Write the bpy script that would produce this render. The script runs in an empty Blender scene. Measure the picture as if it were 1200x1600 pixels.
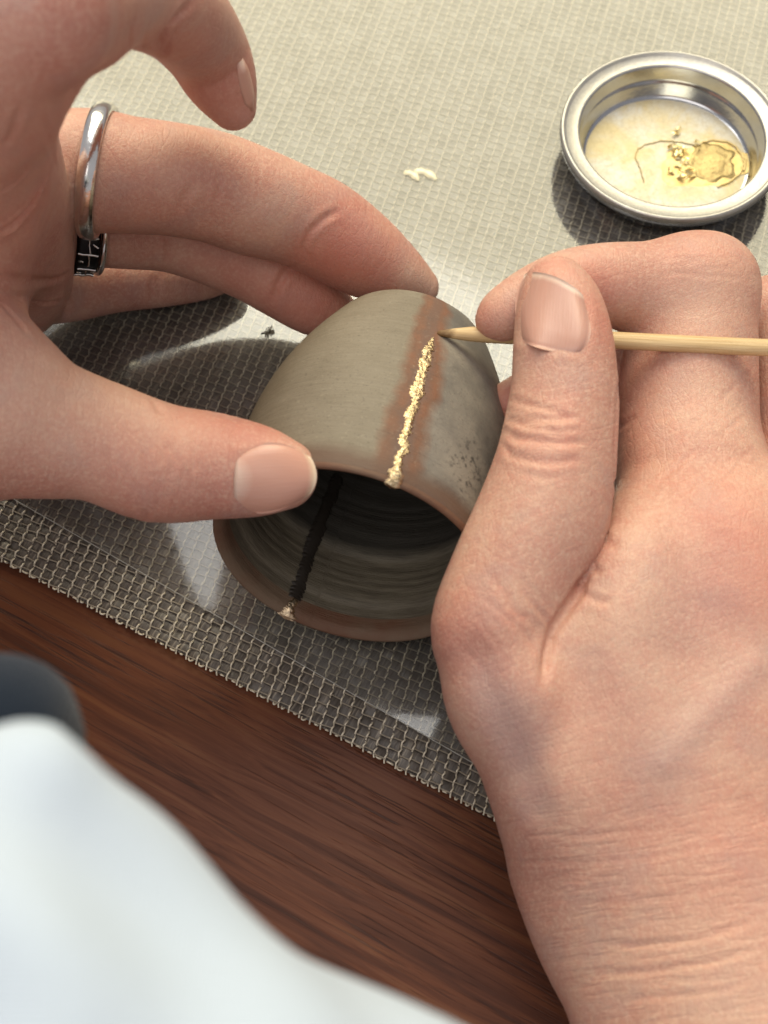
import bpy, math, random
import numpy as np
from mathutils import Vector, Matrix
from mathutils.bvhtree import BVHTree
rng = np.random.default_rng(7); random.seed(7)
S = bpy.context.scene; COL = S.collection
# ---------------------------------------------------------------- camera
DIST, PITCH, VFOV = 0.28, math.radians(62), math.radians(40)
F = 800/math.tan(VFOV/2)                      # focal length in photo pixels (1200 x 1600)
FW = np.array([0, math.cos(PITCH), -math.sin(PITCH)]); UP = np.array([0, math.sin(PITCH), math.cos(PITCH)])
RT = np.array([1., 0, 0]); CAM = -DIST*FW
cam = bpy.data.objects.new('camera', bpy.data.cameras.new('camera')); COL.objects.link(cam)
cam.location = CAM; cam.rotation_euler = (math.pi/2-PITCH, 0, 0)
cam.data.sensor_fit = 'VERTICAL'; cam.data.sensor_height = 24; cam.data.lens = 12/math.tan(VFOV/2)
cam.data.clip_start = 0.005; cam.data.clip_end = 50
cam.data.dof.use_dof = True; cam.data.dof.focus_distance = 0.262; cam.data.dof.aperture_fstop = 15.5
S.camera = cam
# ---------------------------------------------------------------- light
W = bpy.data.worlds.new('World'); S.world = W; W.use_nodes = True
W.node_tree.nodes['Background'].inputs[0].default_value = (0.98, 0.96, 1.0, 1)
W.node_tree.nodes['Background'].inputs[1].default_value = 0.42
def area(name, elev, azim, dist, sx, sy, energy, color):
    l = bpy.data.lights.new(name, 'AREA'); l.shape = 'RECTANGLE'; l.size = sx; l.size_y = sy; l.energy = energy; l.color = color
    o = bpy.data.objects.new(name, l); COL.objects.link(o)
    e, a = math.radians(elev), math.radians(azim)
    d = Vector((math.cos(e)*math.sin(a), math.cos(e)*math.cos(a), math.sin(e)))
    o.location = d*dist; o.rotation_euler = (-d).to_track_quat('-Z', 'Y').to_euler(); return o
def panel(name, loc, look, sx, sy, energy, color):
    l = bpy.data.lights.new(name, 'AREA'); l.shape = 'RECTANGLE'; l.size = sx; l.size_y = sy; l.energy = energy; l.color = color
    o = bpy.data.objects.new(name, l); COL.objects.link(o); z = -Vector(look).normalized(); y = (Vector((0, 0, 1)) if abs(z.z) < .9 else Vector((.477, .879, 0))); x = y.cross(z).normalized(); y = z.cross(x)
    M = Matrix((x, y, z)).transposed().to_4x4(); M.translation = loc; o.matrix_world = M; return o
# upright window, parallel to the table edge, one metre beyond the mat; a ceiling panel above and past the table
wx, wh = -.59, 1.13
for z0, z1, lum, colr in ((.45, 1.33, 6.6, (1, .905, .61)), (1.33, 1.86, 11.5, (1, .945, .75))):   # lower pane looks on trees, upper pane on sky
    panel('window_light', (.477*1.0+.8788*wx, .8788*1.0-.4773*wx, (z0+z1)/2), (-.477, -.8788, 0), 1.28, z1-z0, math.pi*1.28*(z1-z0)*lum, colr)
panel('ceiling_panel', (-.22, .88, 2.0), (0, 0, -1), 1.25, .62, 10, (1, .97, .92))
area('fill_light', 62, 205, 1.6, 1.3, 1.0, 9, (1, .94, .88))  # soft fill lamp added behind the viewer, no visible source
S.view_settings.view_transform = 'Standard'; S.view_settings.look = 'None'
S.view_settings.exposure = 0.0; S.view_settings.gamma = 1
S.cycles.use_denoising = True; S.cycles.max_bounces = 8; S.cycles.transparent_max_bounces = 12
S.cycles.caustics_reflective = False; S.cycles.caustics_refractive = False
# ---------------------------------------------------------------- helpers
def P(x, y, d): return CAM + d*(FW + (x-600)/F*RT + (800-y)/F*UP)
def proj(X):
    q = X-CAM; d = q@FW; return 600+F*(q@RT)/d, 800-F*(q@UP)/d, d
def ground(x, y, z=0.0):
    r = FW+(x-600)/F*RT+(800-y)/F*UP; return CAM + r*((z-CAM[2])/r[2])
def mesh_obj(name, v, f, mat=None, parent=None, smooth=True, edges=None):
    m = bpy.data.meshes.new(name); v = np.asarray(v, float)
    m.from_pydata(v.tolist(), edges or [], f if isinstance(f, list) else f.tolist()); m.update()
    if smooth: m.polygons.foreach_set('use_smooth', np.ones(len(m.polygons), bool))
    if mat: m.materials.append(mat)
    o = bpy.data.objects.new(name, m); COL.objects.link(o)
    if parent: o.parent = parent
    return o
def empty(name, loc=(0, 0, 0)):
    o = bpy.data.objects.new(name, None); COL.objects.link(o); o.location = loc; o.empty_display_size = .01; return o
def tag(o, label=None, cat=None, group=None, kind=None):
    for k, v in (('label', label), ('category', cat), ('group', group), ('kind', kind)):
        if v: o[k] = v
    return o
def child(o, root):                       # keeps world coordinates of the mesh
    o.parent = root; o.matrix_parent_inverse = Matrix.Translation(root.location).inverted(); return o
class NT:                                  # small node-tree helper
    def __init__(s, name):
        s.m = bpy.data.materials.new(name); s.m.use_nodes = True; s.t = s.m.node_tree; s.b = s.t.nodes['Principled BSDF']
        s.out = s.t.nodes['Material Output']
    def n(s, typ, ins=None, **kw):
        nd = s.t.nodes.new(typ)
        for k, v in kw.items(): setattr(nd, k, v)
        for k, v in (ins or {}).items(): s.set(nd.inputs[k], v)
        return nd
    def set(s, sock, v):
        if isinstance(v, bpy.types.NodeSocket): s.t.links.new(v, sock)
        else: sock.default_value = v
    def P(s, **kw):
        for k, v in kw.items(): s.set(s.b.inputs[k.replace('_', ' ')], v)
    def math(s, op, a, b=0.5, c=None, clamp=False):
        nd = s.t.nodes.new('ShaderNodeMath'); nd.operation = op; nd.use_clamp = clamp
        s.set(nd.inputs[0], a); s.set(nd.inputs[1], b)
        if c is not None: s.set(nd.inputs[2], c)
        return nd.outputs[0]
    def mix(s, fac, a, b, mode='MIX'):
        nd = s.t.nodes.new('ShaderNodeMix'); nd.data_type = 'RGBA'; nd.blend_type = mode
        s.set(nd.inputs[0], fac); s.set(nd.inputs[6], a); s.set(nd.inputs[7], b); return nd.outputs[2]
    def ramp(s, fac, stops):
        nd = s.t.nodes.new('ShaderNodeValToRGB'); e = nd.color_ramp.elements
        while len(e) < len(stops): e.new(0.5)
        for i, (p, c) in enumerate(stops):
            e[i].position = p; e[i].color = (*c, 1) if isinstance(c, tuple) else (c, c, c, 1)
        s.set(nd.inputs[0], fac); return nd.outputs[0]
    def coord(s, kind='Object', scale=(1, 1, 1), rot=(0, 0, 0)):
        if not hasattr(s, 'tc'): s.tc = s.n('ShaderNodeTexCoord')
        mp = s.n('ShaderNodeMapping'); s.set(mp.inputs[0], s.tc.outputs[kind]); mp.inputs[2].default_value = rot; mp.inputs[3].default_value = scale
        return mp.outputs[0]
    def noise(s, vec, scale, detail=3, rough=.55, dist=0, out=0):
        nd = s.n('ShaderNodeTexNoise', {'Vector': vec, 'Scale': scale, 'Detail': detail, 'Roughness': rough, 'Distortion': dist}); return nd.outputs[out]
    def bump(s, h, strength=.3, dist=.001, normal=None):
        nd = s.n('ShaderNodeBump', {'Height': h, 'Strength': strength, 'Distance': dist})
        if normal is not None: s.set(nd.inputs['Normal'], normal)
        return nd.outputs[0]
def V4(r, g, b): return (r, g, b, 1)
# ---------------------------------------------------------------- materials
def m_wood():
    t = NT('dark_wood'); c = t.coord('Object', (13, 260, 60))
    vec = t.n('ShaderNodeVectorMath', {0: c, 1: t.n('ShaderNodeVectorMath', {0: t.noise(t.coord('Object', (18, 60, 60)), 1., 2, out=1), 1: (1.1, 1.1, 1.1)}, operation='MULTIPLY').outputs[0]}, operation='ADD').outputs[0]
    g = t.noise(vec, 1.6, 6, .64, .5)
    fine = t.noise(t.coord('Object', (60, 900, 300)), 1, 4, .6)
    pores = t.noise(t.coord('Object', (48, 1500, 300)), 1.0, 3, .5, .8)
    pm = t.math('SUBTRACT', t.ramp(pores, [(0.56, 0.), (.66, 1.)]), t.ramp(t.noise(t.coord('Object', (12, 50, 50)), 1.), [(.4, .6), (.6, 0.)]), clamp=True)
    col = t.ramp(g, [(.28, (.060, .020, .012)), (.42, (.108, .034, .016)), (.54, (.160, .051, .022)), (.68, (.20, .074, .031))])
    col = t.mix(t.math('MULTIPLY', fine, .4), col, V4(.045, .018, .012))
    col = t.mix(t.math('MULTIPLY', pm, .75), col, V4(.032, .014, .011))
    t.P(Base_Color=col, Roughness=t.ramp(g, [(.3, .5), (.7, .38)]), Normal=t.bump(t.math('ADD', t.math('MULTIPLY', pm, -1.), t.math('MULTIPLY', fine, .5)), .35, .0004))
    t.P(Specular_IOR_Level=.2); return t.m
def m_thread(name, col, col2, rough, spec, metal=0.):
    t = NT(name); n = t.noise(t.coord('Object'), 420, 2)
    n2 = t.noise(t.coord('Object'), 60, 2)
    t.P(Base_Color=t.mix(t.math('MULTIPLY', n2, n), V4(*col), V4(*col2)), Roughness=rough, Specular_IOR_Level=spec, Metallic=metal,
        Normal=t.bump(t.noise(t.coord('Object'), 3000, 2), .25, .0002)); return t.m
def m_film():
    t = NT('clear_film')
    gl = t.n('ShaderNodeBsdfGlossy', {'Color': V4(1, 1, 1), 'Roughness': .085})
    tr = t.n('ShaderNodeBsdfTransparent', {'Color': V4(.97, .97, .95)})
    fr = t.n('ShaderNodeFresnel', {'IOR': 1.5})
    nb = t.bump(t.noise(t.coord('Object'), 240, 3, .6), 0.025, .0006)
    t.set(gl.inputs['Normal'], nb)
    fac = t.math('MULTIPLY', fr.outputs[0], 1.38, clamp=True)
    df = t.n('ShaderNodeBsdfDiffuse', {'Color': V4(.80, .78, .74)})       # dust and fine scuffs make the sheet slightly milky
    dust = t.math('MULTIPLY_ADD', t.ramp(t.noise(t.coord('Object'), 130, 5, .65), [(.40, 0.), (.75, 1.)]), .07, .045)
    base = t.n('ShaderNodeMixShader', {0: dust, 1: tr.outputs[0], 2: df.outputs[0]})
    mx = t.n('ShaderNodeMixShader', {0: fac, 1: base.outputs[0], 2: gl.outputs[0]})
    t.t.links.new(mx.outputs[0], t.out.inputs[0]); return t.m
def m_skin(name, base, dark, seed=0):
    t = NT(name); o = t.coord('Object')
    at = t.n('ShaderNodeAttribute', attribute_name='tint'); sp = t.n('ShaderNodeSeparateColor', {0: at.outputs['Color']})
    big = t.noise(o, 70, 3, .55); mid = t.noise(o, 330, 3, .6); sml = t.noise(o, 1500, 2, .6)
    col = t.mix(t.ramp(big, [(.36, 0.), (.66, 1.)]), V4(*base), V4(*dark))
    col = t.mix(t.math('MULTIPLY', t.ramp(mid, [(.42, 0.), (.66, 1.)]), .45), col, V4(.56, .25, .185))
    col = t.mix(t.math('MULTIPLY', t.ramp(sml, [(.45, 0.), (.7, 1.)]), .35), col, V4(.76, .54, .40))
    blue = t.ramp(t.noise(o, 115, 3, .5, .4), [(.52, 0.), (.66, 1.)]); col = t.mix(t.math('MULTIPLY', blue, .28), col, V4(.42, .29, .26))
    col = t.mix(t.math('MULTIPLY', sp.outputs[0], .75, clamp=True), col, V4(.56, .185, .13))
    col = t.mix(t.math('MULTIPLY', sp.outputs[1], .6, clamp=True), col, V4(.74, .52, .38))
    col = t.mix(t.math('MULTIPLY', sp.outputs[2], .6, clamp=True), col, V4(.36, .27, .27))
    vo = t.n('ShaderNodeTexVoronoi', {'Vector': t.n('ShaderNodeVectorMath', {0: o, 1: t.n('ShaderNodeVectorMath', {0: t.noise(o, 700, 2, out=1), 1: (.0009,)*3}, operation='MULTIPLY').outputs[0]}, operation='ADD').outputs[0], 'Scale': 1650.}, feature='DISTANCE_TO_EDGE')
    vo2 = t.n('ShaderNodeTexVoronoi', {'Vector': t.coord('Object', (700, 260, 420), (0, 0, .5)), 'Scale': 1.}, feature='DISTANCE_TO_EDGE')
    cell = t.ramp(vo.outputs['Distance'], [(0., 0.), (.16, 1.)]); cell2 = t.ramp(vo2.outputs['Distance'], [(0., 0.), (.12, 1.)])
    fl = t.n('ShaderNodeAttribute', attribute_name='flow'); fs = t.n('ShaderNodeSeparateColor', {0: fl.outputs['Color']})
    wv = t.n('ShaderNodeCombineXYZ', {0: fs.outputs[0], 1: fs.outputs[1]}).outputs[0]
    wr = t.ramp(t.noise(wv, 1., 4, .6, .25), [(.36, 0.), (.50, .9), (.7, 1.)])
    h0 = t.math('MULTIPLY', wr, t.math('MULTIPLY', fs.outputs[2], 2.6))
    h = t.math('ADD', h0, t.math('MULTIPLY', cell, .5))
    h = t.math('ADD', h, t.math('ADD', t.math('MULTIPLY', cell2, .55), t.math('MULTIPLY', mid, .8)))
    t.P(Base_Color=col, Roughness=t.math('ADD', t.math('MULTIPLY', sml, .25), .33), Specular_IOR_Level=.42, Normal=t.bump(h, .32, .00024),
        Subsurface_Weight=.16, Subsurface_Radius=(1., .36, .2), Subsurface_Scale=.0025); return t.m
def m_nail(name, bed, tip, lunula=1.):
    t = NT(name); u = t.n('ShaderNodeUVMap', uv_map='UVMap'); sp = t.n('ShaderNodeSeparateXYZ', {0: u.outputs[0]})
    jit = t.math('MULTIPLY', t.math('SUBTRACT', t.noise(t.coord('Object'), 500, 2), .5), .05)
    s = t.math('ADD', sp.outputs[0], jit)
    lun = t.math('ADD', sp.outputs[0], t.math('MULTIPLY', t.math('POWER', t.math('ABSOLUTE', t.math('SUBTRACT', sp.outputs[1], .5)), 2.), 1.2))
    col = t.mix(t.math('MULTIPLY', t.ramp(lun, [(.08, 1.), (.24, 0.)]), lunula), V4(*bed), V4(.74, .53, .42))
    col = t.mix(t.ramp(s, [(.90, 0.), (.965, 1.)]), col, V4(*tip))
    st = t.noise(t.n('ShaderNodeCombineXYZ', {0: t.math('MULTIPLY', sp.outputs[0], 2.), 1: t.math('MULTIPLY', sp.outputs[1], 34.)}).outputs[0], 1., 3)
    col = t.mix(t.math('MULTIPLY', st, .22), col, V4(.78, .52, .44))
    t.P(Base_Color=col, Roughness=.34, Specular_IOR_Level=.5, Normal=t.bump(st, .18, .0003), Subsurface_Weight=.12, Subsurface_Radius=(1., .4, .25), Subsurface_Scale=.002); return t.m
def m_metal(name, col, rough, bump=.0, scale=300., var=None):
    t = NT(name); n = t.noise(t.coord('Object'), scale, 4)
    c = t.mix(t.ramp(n, [(.35, 0.), (.7, 1.)]), V4(*col), V4(*(var or col)))
    t.P(Base_Color=c, Metallic=1., Roughness=t.math('ADD', t.math('MULTIPLY', n, .15), rough))
    if bump: t.P(Normal=t.bump(t.noise(t.coord('Object'), scale, 4, .65), bump, .0004))
    return t.m
def m_cloth(name, col, col2):
    t = NT(name); o = t.coord('Object'); w1 = t.n('ShaderNodeTexWave', {'Vector': o, 'Scale': 900.}); w2 = t.n('ShaderNodeTexWave', {'Vector': o, 'Scale': 900.}, bands_direction='Y')
    t.P(Base_Color=t.mix(t.noise(o, 60, 4), V4(*col), V4(*col2)), Roughness=.9, Specular_IOR_Level=.1, Sheen_Weight=.2,
        Normal=t.bump(t.math('ADD', t.math('ADD', w1.outputs[1], w2.outputs[1]), t.math('MULTIPLY', t.noise(o, 120, 4), 3.)), .3, .0004)); return t.m
# ---------------------------------------------------------------- table, mat, film
E0, E1 = ground(0, 870), ground(725, 1250); ud = (E1-E0)/np.linalg.norm(E1-E0); vd = np.array([-ud[1], ud[0], 0.])
ANG = math.atan2(ud[1], ud[0])
def frame_obj(o, z=0.0): o.location = (E0[0], E0[1], z); o.rotation_euler = (0, 0, ANG); return o
def uv_of(p): q = p-E0; return q@ud, q@vd
# table: top slab with eased edge
def slab(x0, x1, y0, y1, z0, z1, r=.003):
    v, f = [], []
    for (i, z) in ((r, z0), (0, z0+r), (0, z1-r), (r*.3, z1-r*.3), (r, z1)):
        v += [(x0+i, y0+i, z), (x1-i, y0+i, z), (x1-i, y1-i, z), (x0+i, y1-i, z)]
    f.append([3, 2, 1, 0])
    for k in range(4):
        for j in range(4): f.append([k*4+j, k*4+(j+1) % 4, k*4+4+(j+1) % 4, k*4+4+j])
    f.append([16, 17, 18, 19]); return v, f
tb = mesh_obj('table', *slab(-.55, .75, -.20, .75, -.032, -.0022), m_wood(), smooth=False); frame_obj(tb)
tag(tb, 'dark brown wooden table top with streaky grain under the woven mat', 'table')
PU, PV, SK = .00225, .00195, -.21
U0, U1, NV = -.20, .30, 145
nu = int((U1-U0)/PU)
mat_root = empty('placemat'); frame_obj(mat_root); tag(mat_root, 'brown woven mesh placemat with a frayed looking metallic thread edge', 'placemat')
def m_yarn():
    t = NT('mat_dark_yarn'); n = t.noise(t.coord('Object', (1500, 130, 100)), 1., 3, .6); b = t.noise(t.coord('Object'), 90, 2)
    c = t.ramp(t.math('ADD', n, t.math('MULTIPLY', t.math('SUBTRACT', b, .5), .15)), [(.36, (.085, .070, .060)), (.55, (.140, .118, .098)), (.70, (.33, .28, .22))])
    t.P(Base_Color=c, Roughness=.40, Specular_IOR_Level=.55, Normal=t.bump(n, .6, .0003)); return t.m
m_pad = m_yarn()
m_warp = m_thread('mat_bright_thread', (.66, .57, .42), (.92, .84, .68), .26, .8, .15)
m_weft = m_thread('mat_brown_thread', (.30, .25, .185), (.46, .385, .295), .42, .5)
def part(name, v, f, m, parent, smooth=True):
    o = mesh_obj(name, v, f, m, None, smooth); o.parent = parent; return o
def pads():
    g = np.linspace(-.5, .5, 3); gx, gy = np.meshgrid(g, g, indexing='ij'); gx, gy = gx.ravel(), gy.ravel()
    I, J = np.meshgrid(np.arange(nu), np.arange(NV), indexing='ij'); I, J = I.ravel(), J.ravel()
    n = len(I); jt = rng.normal(0, .00006, (n, 3))
    cx = U0+(I+.5)*PU+rng.normal(0, .00004, n); cy = (J+.5+.25*(I % 2))*PV+rng.normal(0, .00004, n)
    dome = (1-(2*gx)**2)*(1-(2*gy)**2)
    tl = rng.normal(0, .00010, (n, 2))
    x = cx[:, None]+gx*PU*.96+jt[:, :1]+gy*PV*.12; y = cy[:, None]+gy*PV*.95+jt[:, 1:2]
    z = -.00105+dome*.00034+tl[:, :1]*gx*2+tl[:, 1:]*gy*2
    v = np.stack([x+y*SK, y, z], -1).reshape(-1, 3)
    q = np.array([[0, 3, 4, 1], [1, 4, 5, 2], [3, 6, 7, 4], [4, 7, 8, 5]])
    return v, (np.arange(n)[:, None, None]*9+q).reshape(-1, 4)
def tubes(lines, r, k=4):                  # lines: (n, m, 3) local; square tubes
    n, m, _ = lines.shape; d = np.gradient(lines, axis=1); d /= np.linalg.norm(d, axis=2, keepdims=True)
    s = np.cross(d, [0, 0, 1.]); s /= np.linalg.norm(s, axis=2, keepdims=True); w = np.cross(s, d)
    a = np.arange(k)*2*np.pi/k+np.pi/4
    ring = lines[:, :, None]+r*(np.cos(a)[:, None]*s[:, :, None]+np.sin(a)[:, None]*w[:, :, None])
    v = ring.reshape(-1, 3); i = np.arange(n)[:, None, None]*m*k+np.arange(m-1)[:, None]*k+np.arange(k); j = np.arange(n)[:, None, None]*m*k+np.arange(m-1)[:, None]*k+(np.arange(k)+1) % k
    return v, np.stack([i, j, j+k, i+k], -1).reshape(-1, 4)
tag(part('yarn_cells', *pads(), m_pad, mat_root), kind='stuff')
bs, _f = [], None
T = np.arange(NV*4+2)                       # warp: three points per cell
lat = np.array([.00003, -.00012, -.00007, .00013]); hei = np.array([-.00120, -.00110, -.00050, -.00044])
lines = np.zeros((nu+1, len(T), 3))
jit = rng.normal(0, .00005, (nu+1, len(T)))
lines[:, :, 0] = U0+np.arange(nu+1)[:, None]*PU+lat[T % 4]+jit
lines[:, :, 1] = (T/4*PV-.0005)[None]+rng.normal(0, .00004, (nu+1, 1)); lines[:, :, 2] = hei[T % 4][None]+rng.normal(0, .00004, (nu+1, len(T))); lines[:, :, 0] += lines[:, :, 1]*SK
tag(part('warp_threads', *tubes(lines, .00022), m_warp, mat_root), kind='stuff')
T = np.arange(nu*2+2); tw = np.where(T % 2, .44, -.42)+(T//2)+.5; lines = np.zeros((NV+1, len(T), 3))
lines[:, :, 0] = (U0+tw*PU)[None]; lines[:, :, 1] = np.arange(NV+1)[:, None]*PV+np.array([.00002, .00012, PV*.25+.00002, PV*.25+.00012])[T % 4]+rng.normal(0, .00007, (NV+1, len(T)))
lines[:, :, 2] = np.array([-.00074, -.00066])[T % 2]; lines[:, :, 0] += lines[:, :, 1]*SK
tag(part('weft_threads', *tubes(lines, .00016), m_weft, mat_root), kind='stuff')
# end loops along the edge
lp = []
for i in range(nu):
    a = np.linspace(-.1, math.pi+.1, 6); x = U0+(i+.5)*PU+np.cos(a)*random.uniform(.0002, .0006)+random.gauss(0, .00025)
    lp.append(np.stack([x, -.0001-np.sin(a)*random.uniform(.0, .0005), -.0009+np.sin(a)*.0003], -1))
tag(part('edge_loops', *tubes(np.array(lp), .00021), m_warp, mat_root), kind='stuff')
# backing sheet
tag(part('backing', [(U0, 0, -.0013), (U1, 0, -.0013), (U1, NV*PV, -.0013), (U0, NV*PV, -.0013)], [[0, 1, 2, 3]], m_pad, mat_root))
# film: fine grid near the crinkle
fa, fb = ground(130, 842), ground(715, 1178); a0, a1 = uv_of(fa), uv_of(fb)
bu, bv = uv_of(ground(660, 272))
xs = np.unique(np.concatenate([np.linspace(U0+.01, U1-.01, 60), np.linspace(bu-.008, bu+.008, 70)])); ys = np.unique(np.concatenate([np.linspace(0, 1, 50), (np.linspace(bv-.008, bv+.008, 70)-.009)/(.29-.009)]))
X, Y = np.meshgrid(xs, ys, indexing='ij'); Yb = a0[1]+(X-a0[0])*(a1[1]-a0[1])/(a1[0]-a0[0]); Yw = Yb+Y*(.295-Yb)
Z = -.0001+.00002*np.sin(X*60+Y*9)*np.sin(Y*31)
def cres(cx, cy, ang, l, w, h):
    du, dv = X-bu-cx, Yw-bv-cy; a = du*math.cos(ang)+dv*math.sin(ang); b = -du*math.sin(ang)+dv*math.cos(ang)+a*a*60
    return h*np.exp(-(a/l)**4-(b/w)**2)
nx, ny = X.shape; idx = np.arange(nx*ny).reshape(nx, ny)
fm = mesh_obj('plastic_sheet', np.stack([X, Yw, Z], -1).reshape(-1, 3), np.stack([idx[:-1, :-1], idx[1:, :-1], idx[1:, 1:], idx[:-1, 1:]], -1).reshape(-1, 4), m_film()); frame_obj(fm)
tag(fm, 'clear glossy plastic sheet laid over the woven mat, mirroring the window', 'plastic sheet')
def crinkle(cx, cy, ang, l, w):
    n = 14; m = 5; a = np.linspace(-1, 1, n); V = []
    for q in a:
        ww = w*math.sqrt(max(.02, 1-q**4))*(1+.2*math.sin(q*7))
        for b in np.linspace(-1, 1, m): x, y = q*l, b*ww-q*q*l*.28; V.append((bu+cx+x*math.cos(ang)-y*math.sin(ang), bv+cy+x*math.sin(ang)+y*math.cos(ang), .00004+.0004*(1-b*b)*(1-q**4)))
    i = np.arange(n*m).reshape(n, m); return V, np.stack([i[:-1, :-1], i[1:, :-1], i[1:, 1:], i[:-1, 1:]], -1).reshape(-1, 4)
mc = NT('painted_crease_glint'); mc.P(Base_Color=V4(.80, .74, .50), Roughness=.2, Specular_IOR_Level=.8)  # pale base colour paints the bright glint on the film's crinkles
part('crease_glint', *crinkle(.0007, .0008, .02, .0030, .0010), mc.m, fm); part('crease_glint', *crinkle(-.0018, -.0012, -.15, .0022, .0009), mc.m, fm)
fu, fv = uv_of(ground(421, 519)); sp_l = []
for k in range(11):
    a = k*2*math.pi/11+random.uniform(-.25, .25); L = random.uniform(.0009, .0019); sp_l.append([(fu+math.cos(a)*L*q+random.gauss(0, .00008), fv+math.sin(a)*L*q+random.gauss(0, .00008), .00004) for q in (0., .35, .7, 1.)])
ms = NT('dried_lacquer'); ms.P(Base_Color=V4(.05, .035, .02), Roughness=.5); part('dark_splash', *tubes(np.array(sp_l), .00016), ms.m, fm)
ed = part('sheet_edge', *tubes(np.stack([X[:, 0], Yw[:, 0], np.full(nx, -.0001)], -1)[None], .00010), m_thread('film_edge', (.42, .40, .35), (.5, .48, .44), .3, .5), fm)
# ---------------------------------------------------------------- cup
SC = .975
az, el = math.radians(12.515), math.radians(-10.83)
AX = np.array([math.cos(el)*math.sin(az), math.cos(el)*math.cos(az), math.sin(el)])
E1c = np.cross(AX, [0, 0, 1.]); E1c /= np.linalg.norm(E1c); E2c = np.cross(E1c, AX)
MC = P(543.52, 873.95, .247815*SC)
ru = np.linspace(0, 1, 25)
RO = np.array([.02490494, .02480656, .02477726, .02479542, .02484108, .02489595, .02494338, .0249684, .02495771, .02489965, .02478423, .02460313, .0243497, .02401892, .02360746, .02311366, .02253748, .02188059, .02114629, .02033957, .01946704, .01853703, .01755947, .01654601, .0153])*SC
LC = .05448314*SC
r_out = lambda L: np.interp(L/LC, ru, RO)
prof = [(0, .049), (.008, .0489), (.0125, .0475), (.0165, .043), (.0195, .036), (.0207, .028), (.0211, .0190), (.0213, .0172), (.0217, .0169), (.0219, .0160), (.0220, .0085), (.0221, .0066), (.0226, .0062), (.02275, .0055), (.02280, .0020), (.02285, .0012), (.0232, .0006), (.0239, -.0002), (.0244, -.0003), (.02472, .0002), (.0249, .0010)]
prof[11:14] = prof[11:14]
_in = [(float(np.interp(l, [.0085, .0160], [.0220, .0219]))+.00006*math.sin(l*2*math.pi/.0018), l) for l in np.linspace(.0152, .0092, 16)]
_dp = [(float(np.interp(l, [.0190, .028, .036], [.0211, .0207, .0195]))+.00008*math.sin(l*2*math.pi/.0026+2*math.sin(l*700)), l) for l in np.linspace(.0352, .0198, 30)]
prof = prof[:4]+[prof[4]]+_dp+prof[6:10]+_in+prof[10:]
NIN = 5+30+4+16+4
prof = [(r*SC, l*SC) for r, l in prof]
prof += [(float(r_out(l)), float(l)) for l in np.linspace(.002, LC*.985, 40)]
prof += [(RO[-1]*.985, LC*.997), (RO[-1]*.95, LC), (RO[-1]*.80, LC), (RO[-1]*.78, LC-.0012), (0, LC-.0013)]
def curve_pt(r, l, th): return MC+l*AX+r*(math.cos(th)*E1c+math.sin(th)*E2c)
NTH = 220
def lathe_cup():
    ths = np.arange(NTH+1)/NTH*2*np.pi; v, uv = [], []
    pr = np.array(prof); n = len(pr)
    wob = 1+.0035*np.sin(3*ths+.6)+.002*np.sin(5*ths)
    X = MC+pr[:, 1][:, None, None]*AX+(pr[:, 0][:, None]*wob[None])[..., None]*(np.cos(ths)[None, :, None]*E1c+np.sin(ths)[None, :, None]*E2c)
    idx = np.arange(n*(NTH+1)).reshape(n, NTH+1)
    f = np.stack([idx[:-1, :-1], idx[:-1, 1:], idx[1:, 1:], idx[1:, :-1]], -1).reshape(-1, 4)
    return X.reshape(-1, 3), f, n
def ang_of(p): q = p-MC; return math.atan2(q@E2c, q@E1c) % (2*math.pi)
def hit_cup(x, y):
    r = P(x, y, 1.)-CAM; r = Vector(r).normalized(); h = CUP_BVH.ray_cast(Vector(CAM), r); return np.array(h[0]) if h[0] else None
cv, cf, cn = lathe_cup()
CUP_BVH = BVHTree.FromPolygons(cv.tolist(), cf.tolist())
seam_px = [(618, 742), (624, 722), (630, 700), (636, 676), (642, 650), (652, 614), (661, 575), (670, 545), (676, 528)]
seam = [hit_cup(*p) for p in seam_px]
TH0 = float(np.mean([ang_of(p) for p in seam])); print('seam angle', [round(math.degrees(ang_of(p)), 1) for p in seam])
thin = ang_of(hit_cup(478, 880)); print('inner seam angle', math.degrees(thin), math.degrees(ang_of(hit_cup(451, 952))))
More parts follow.
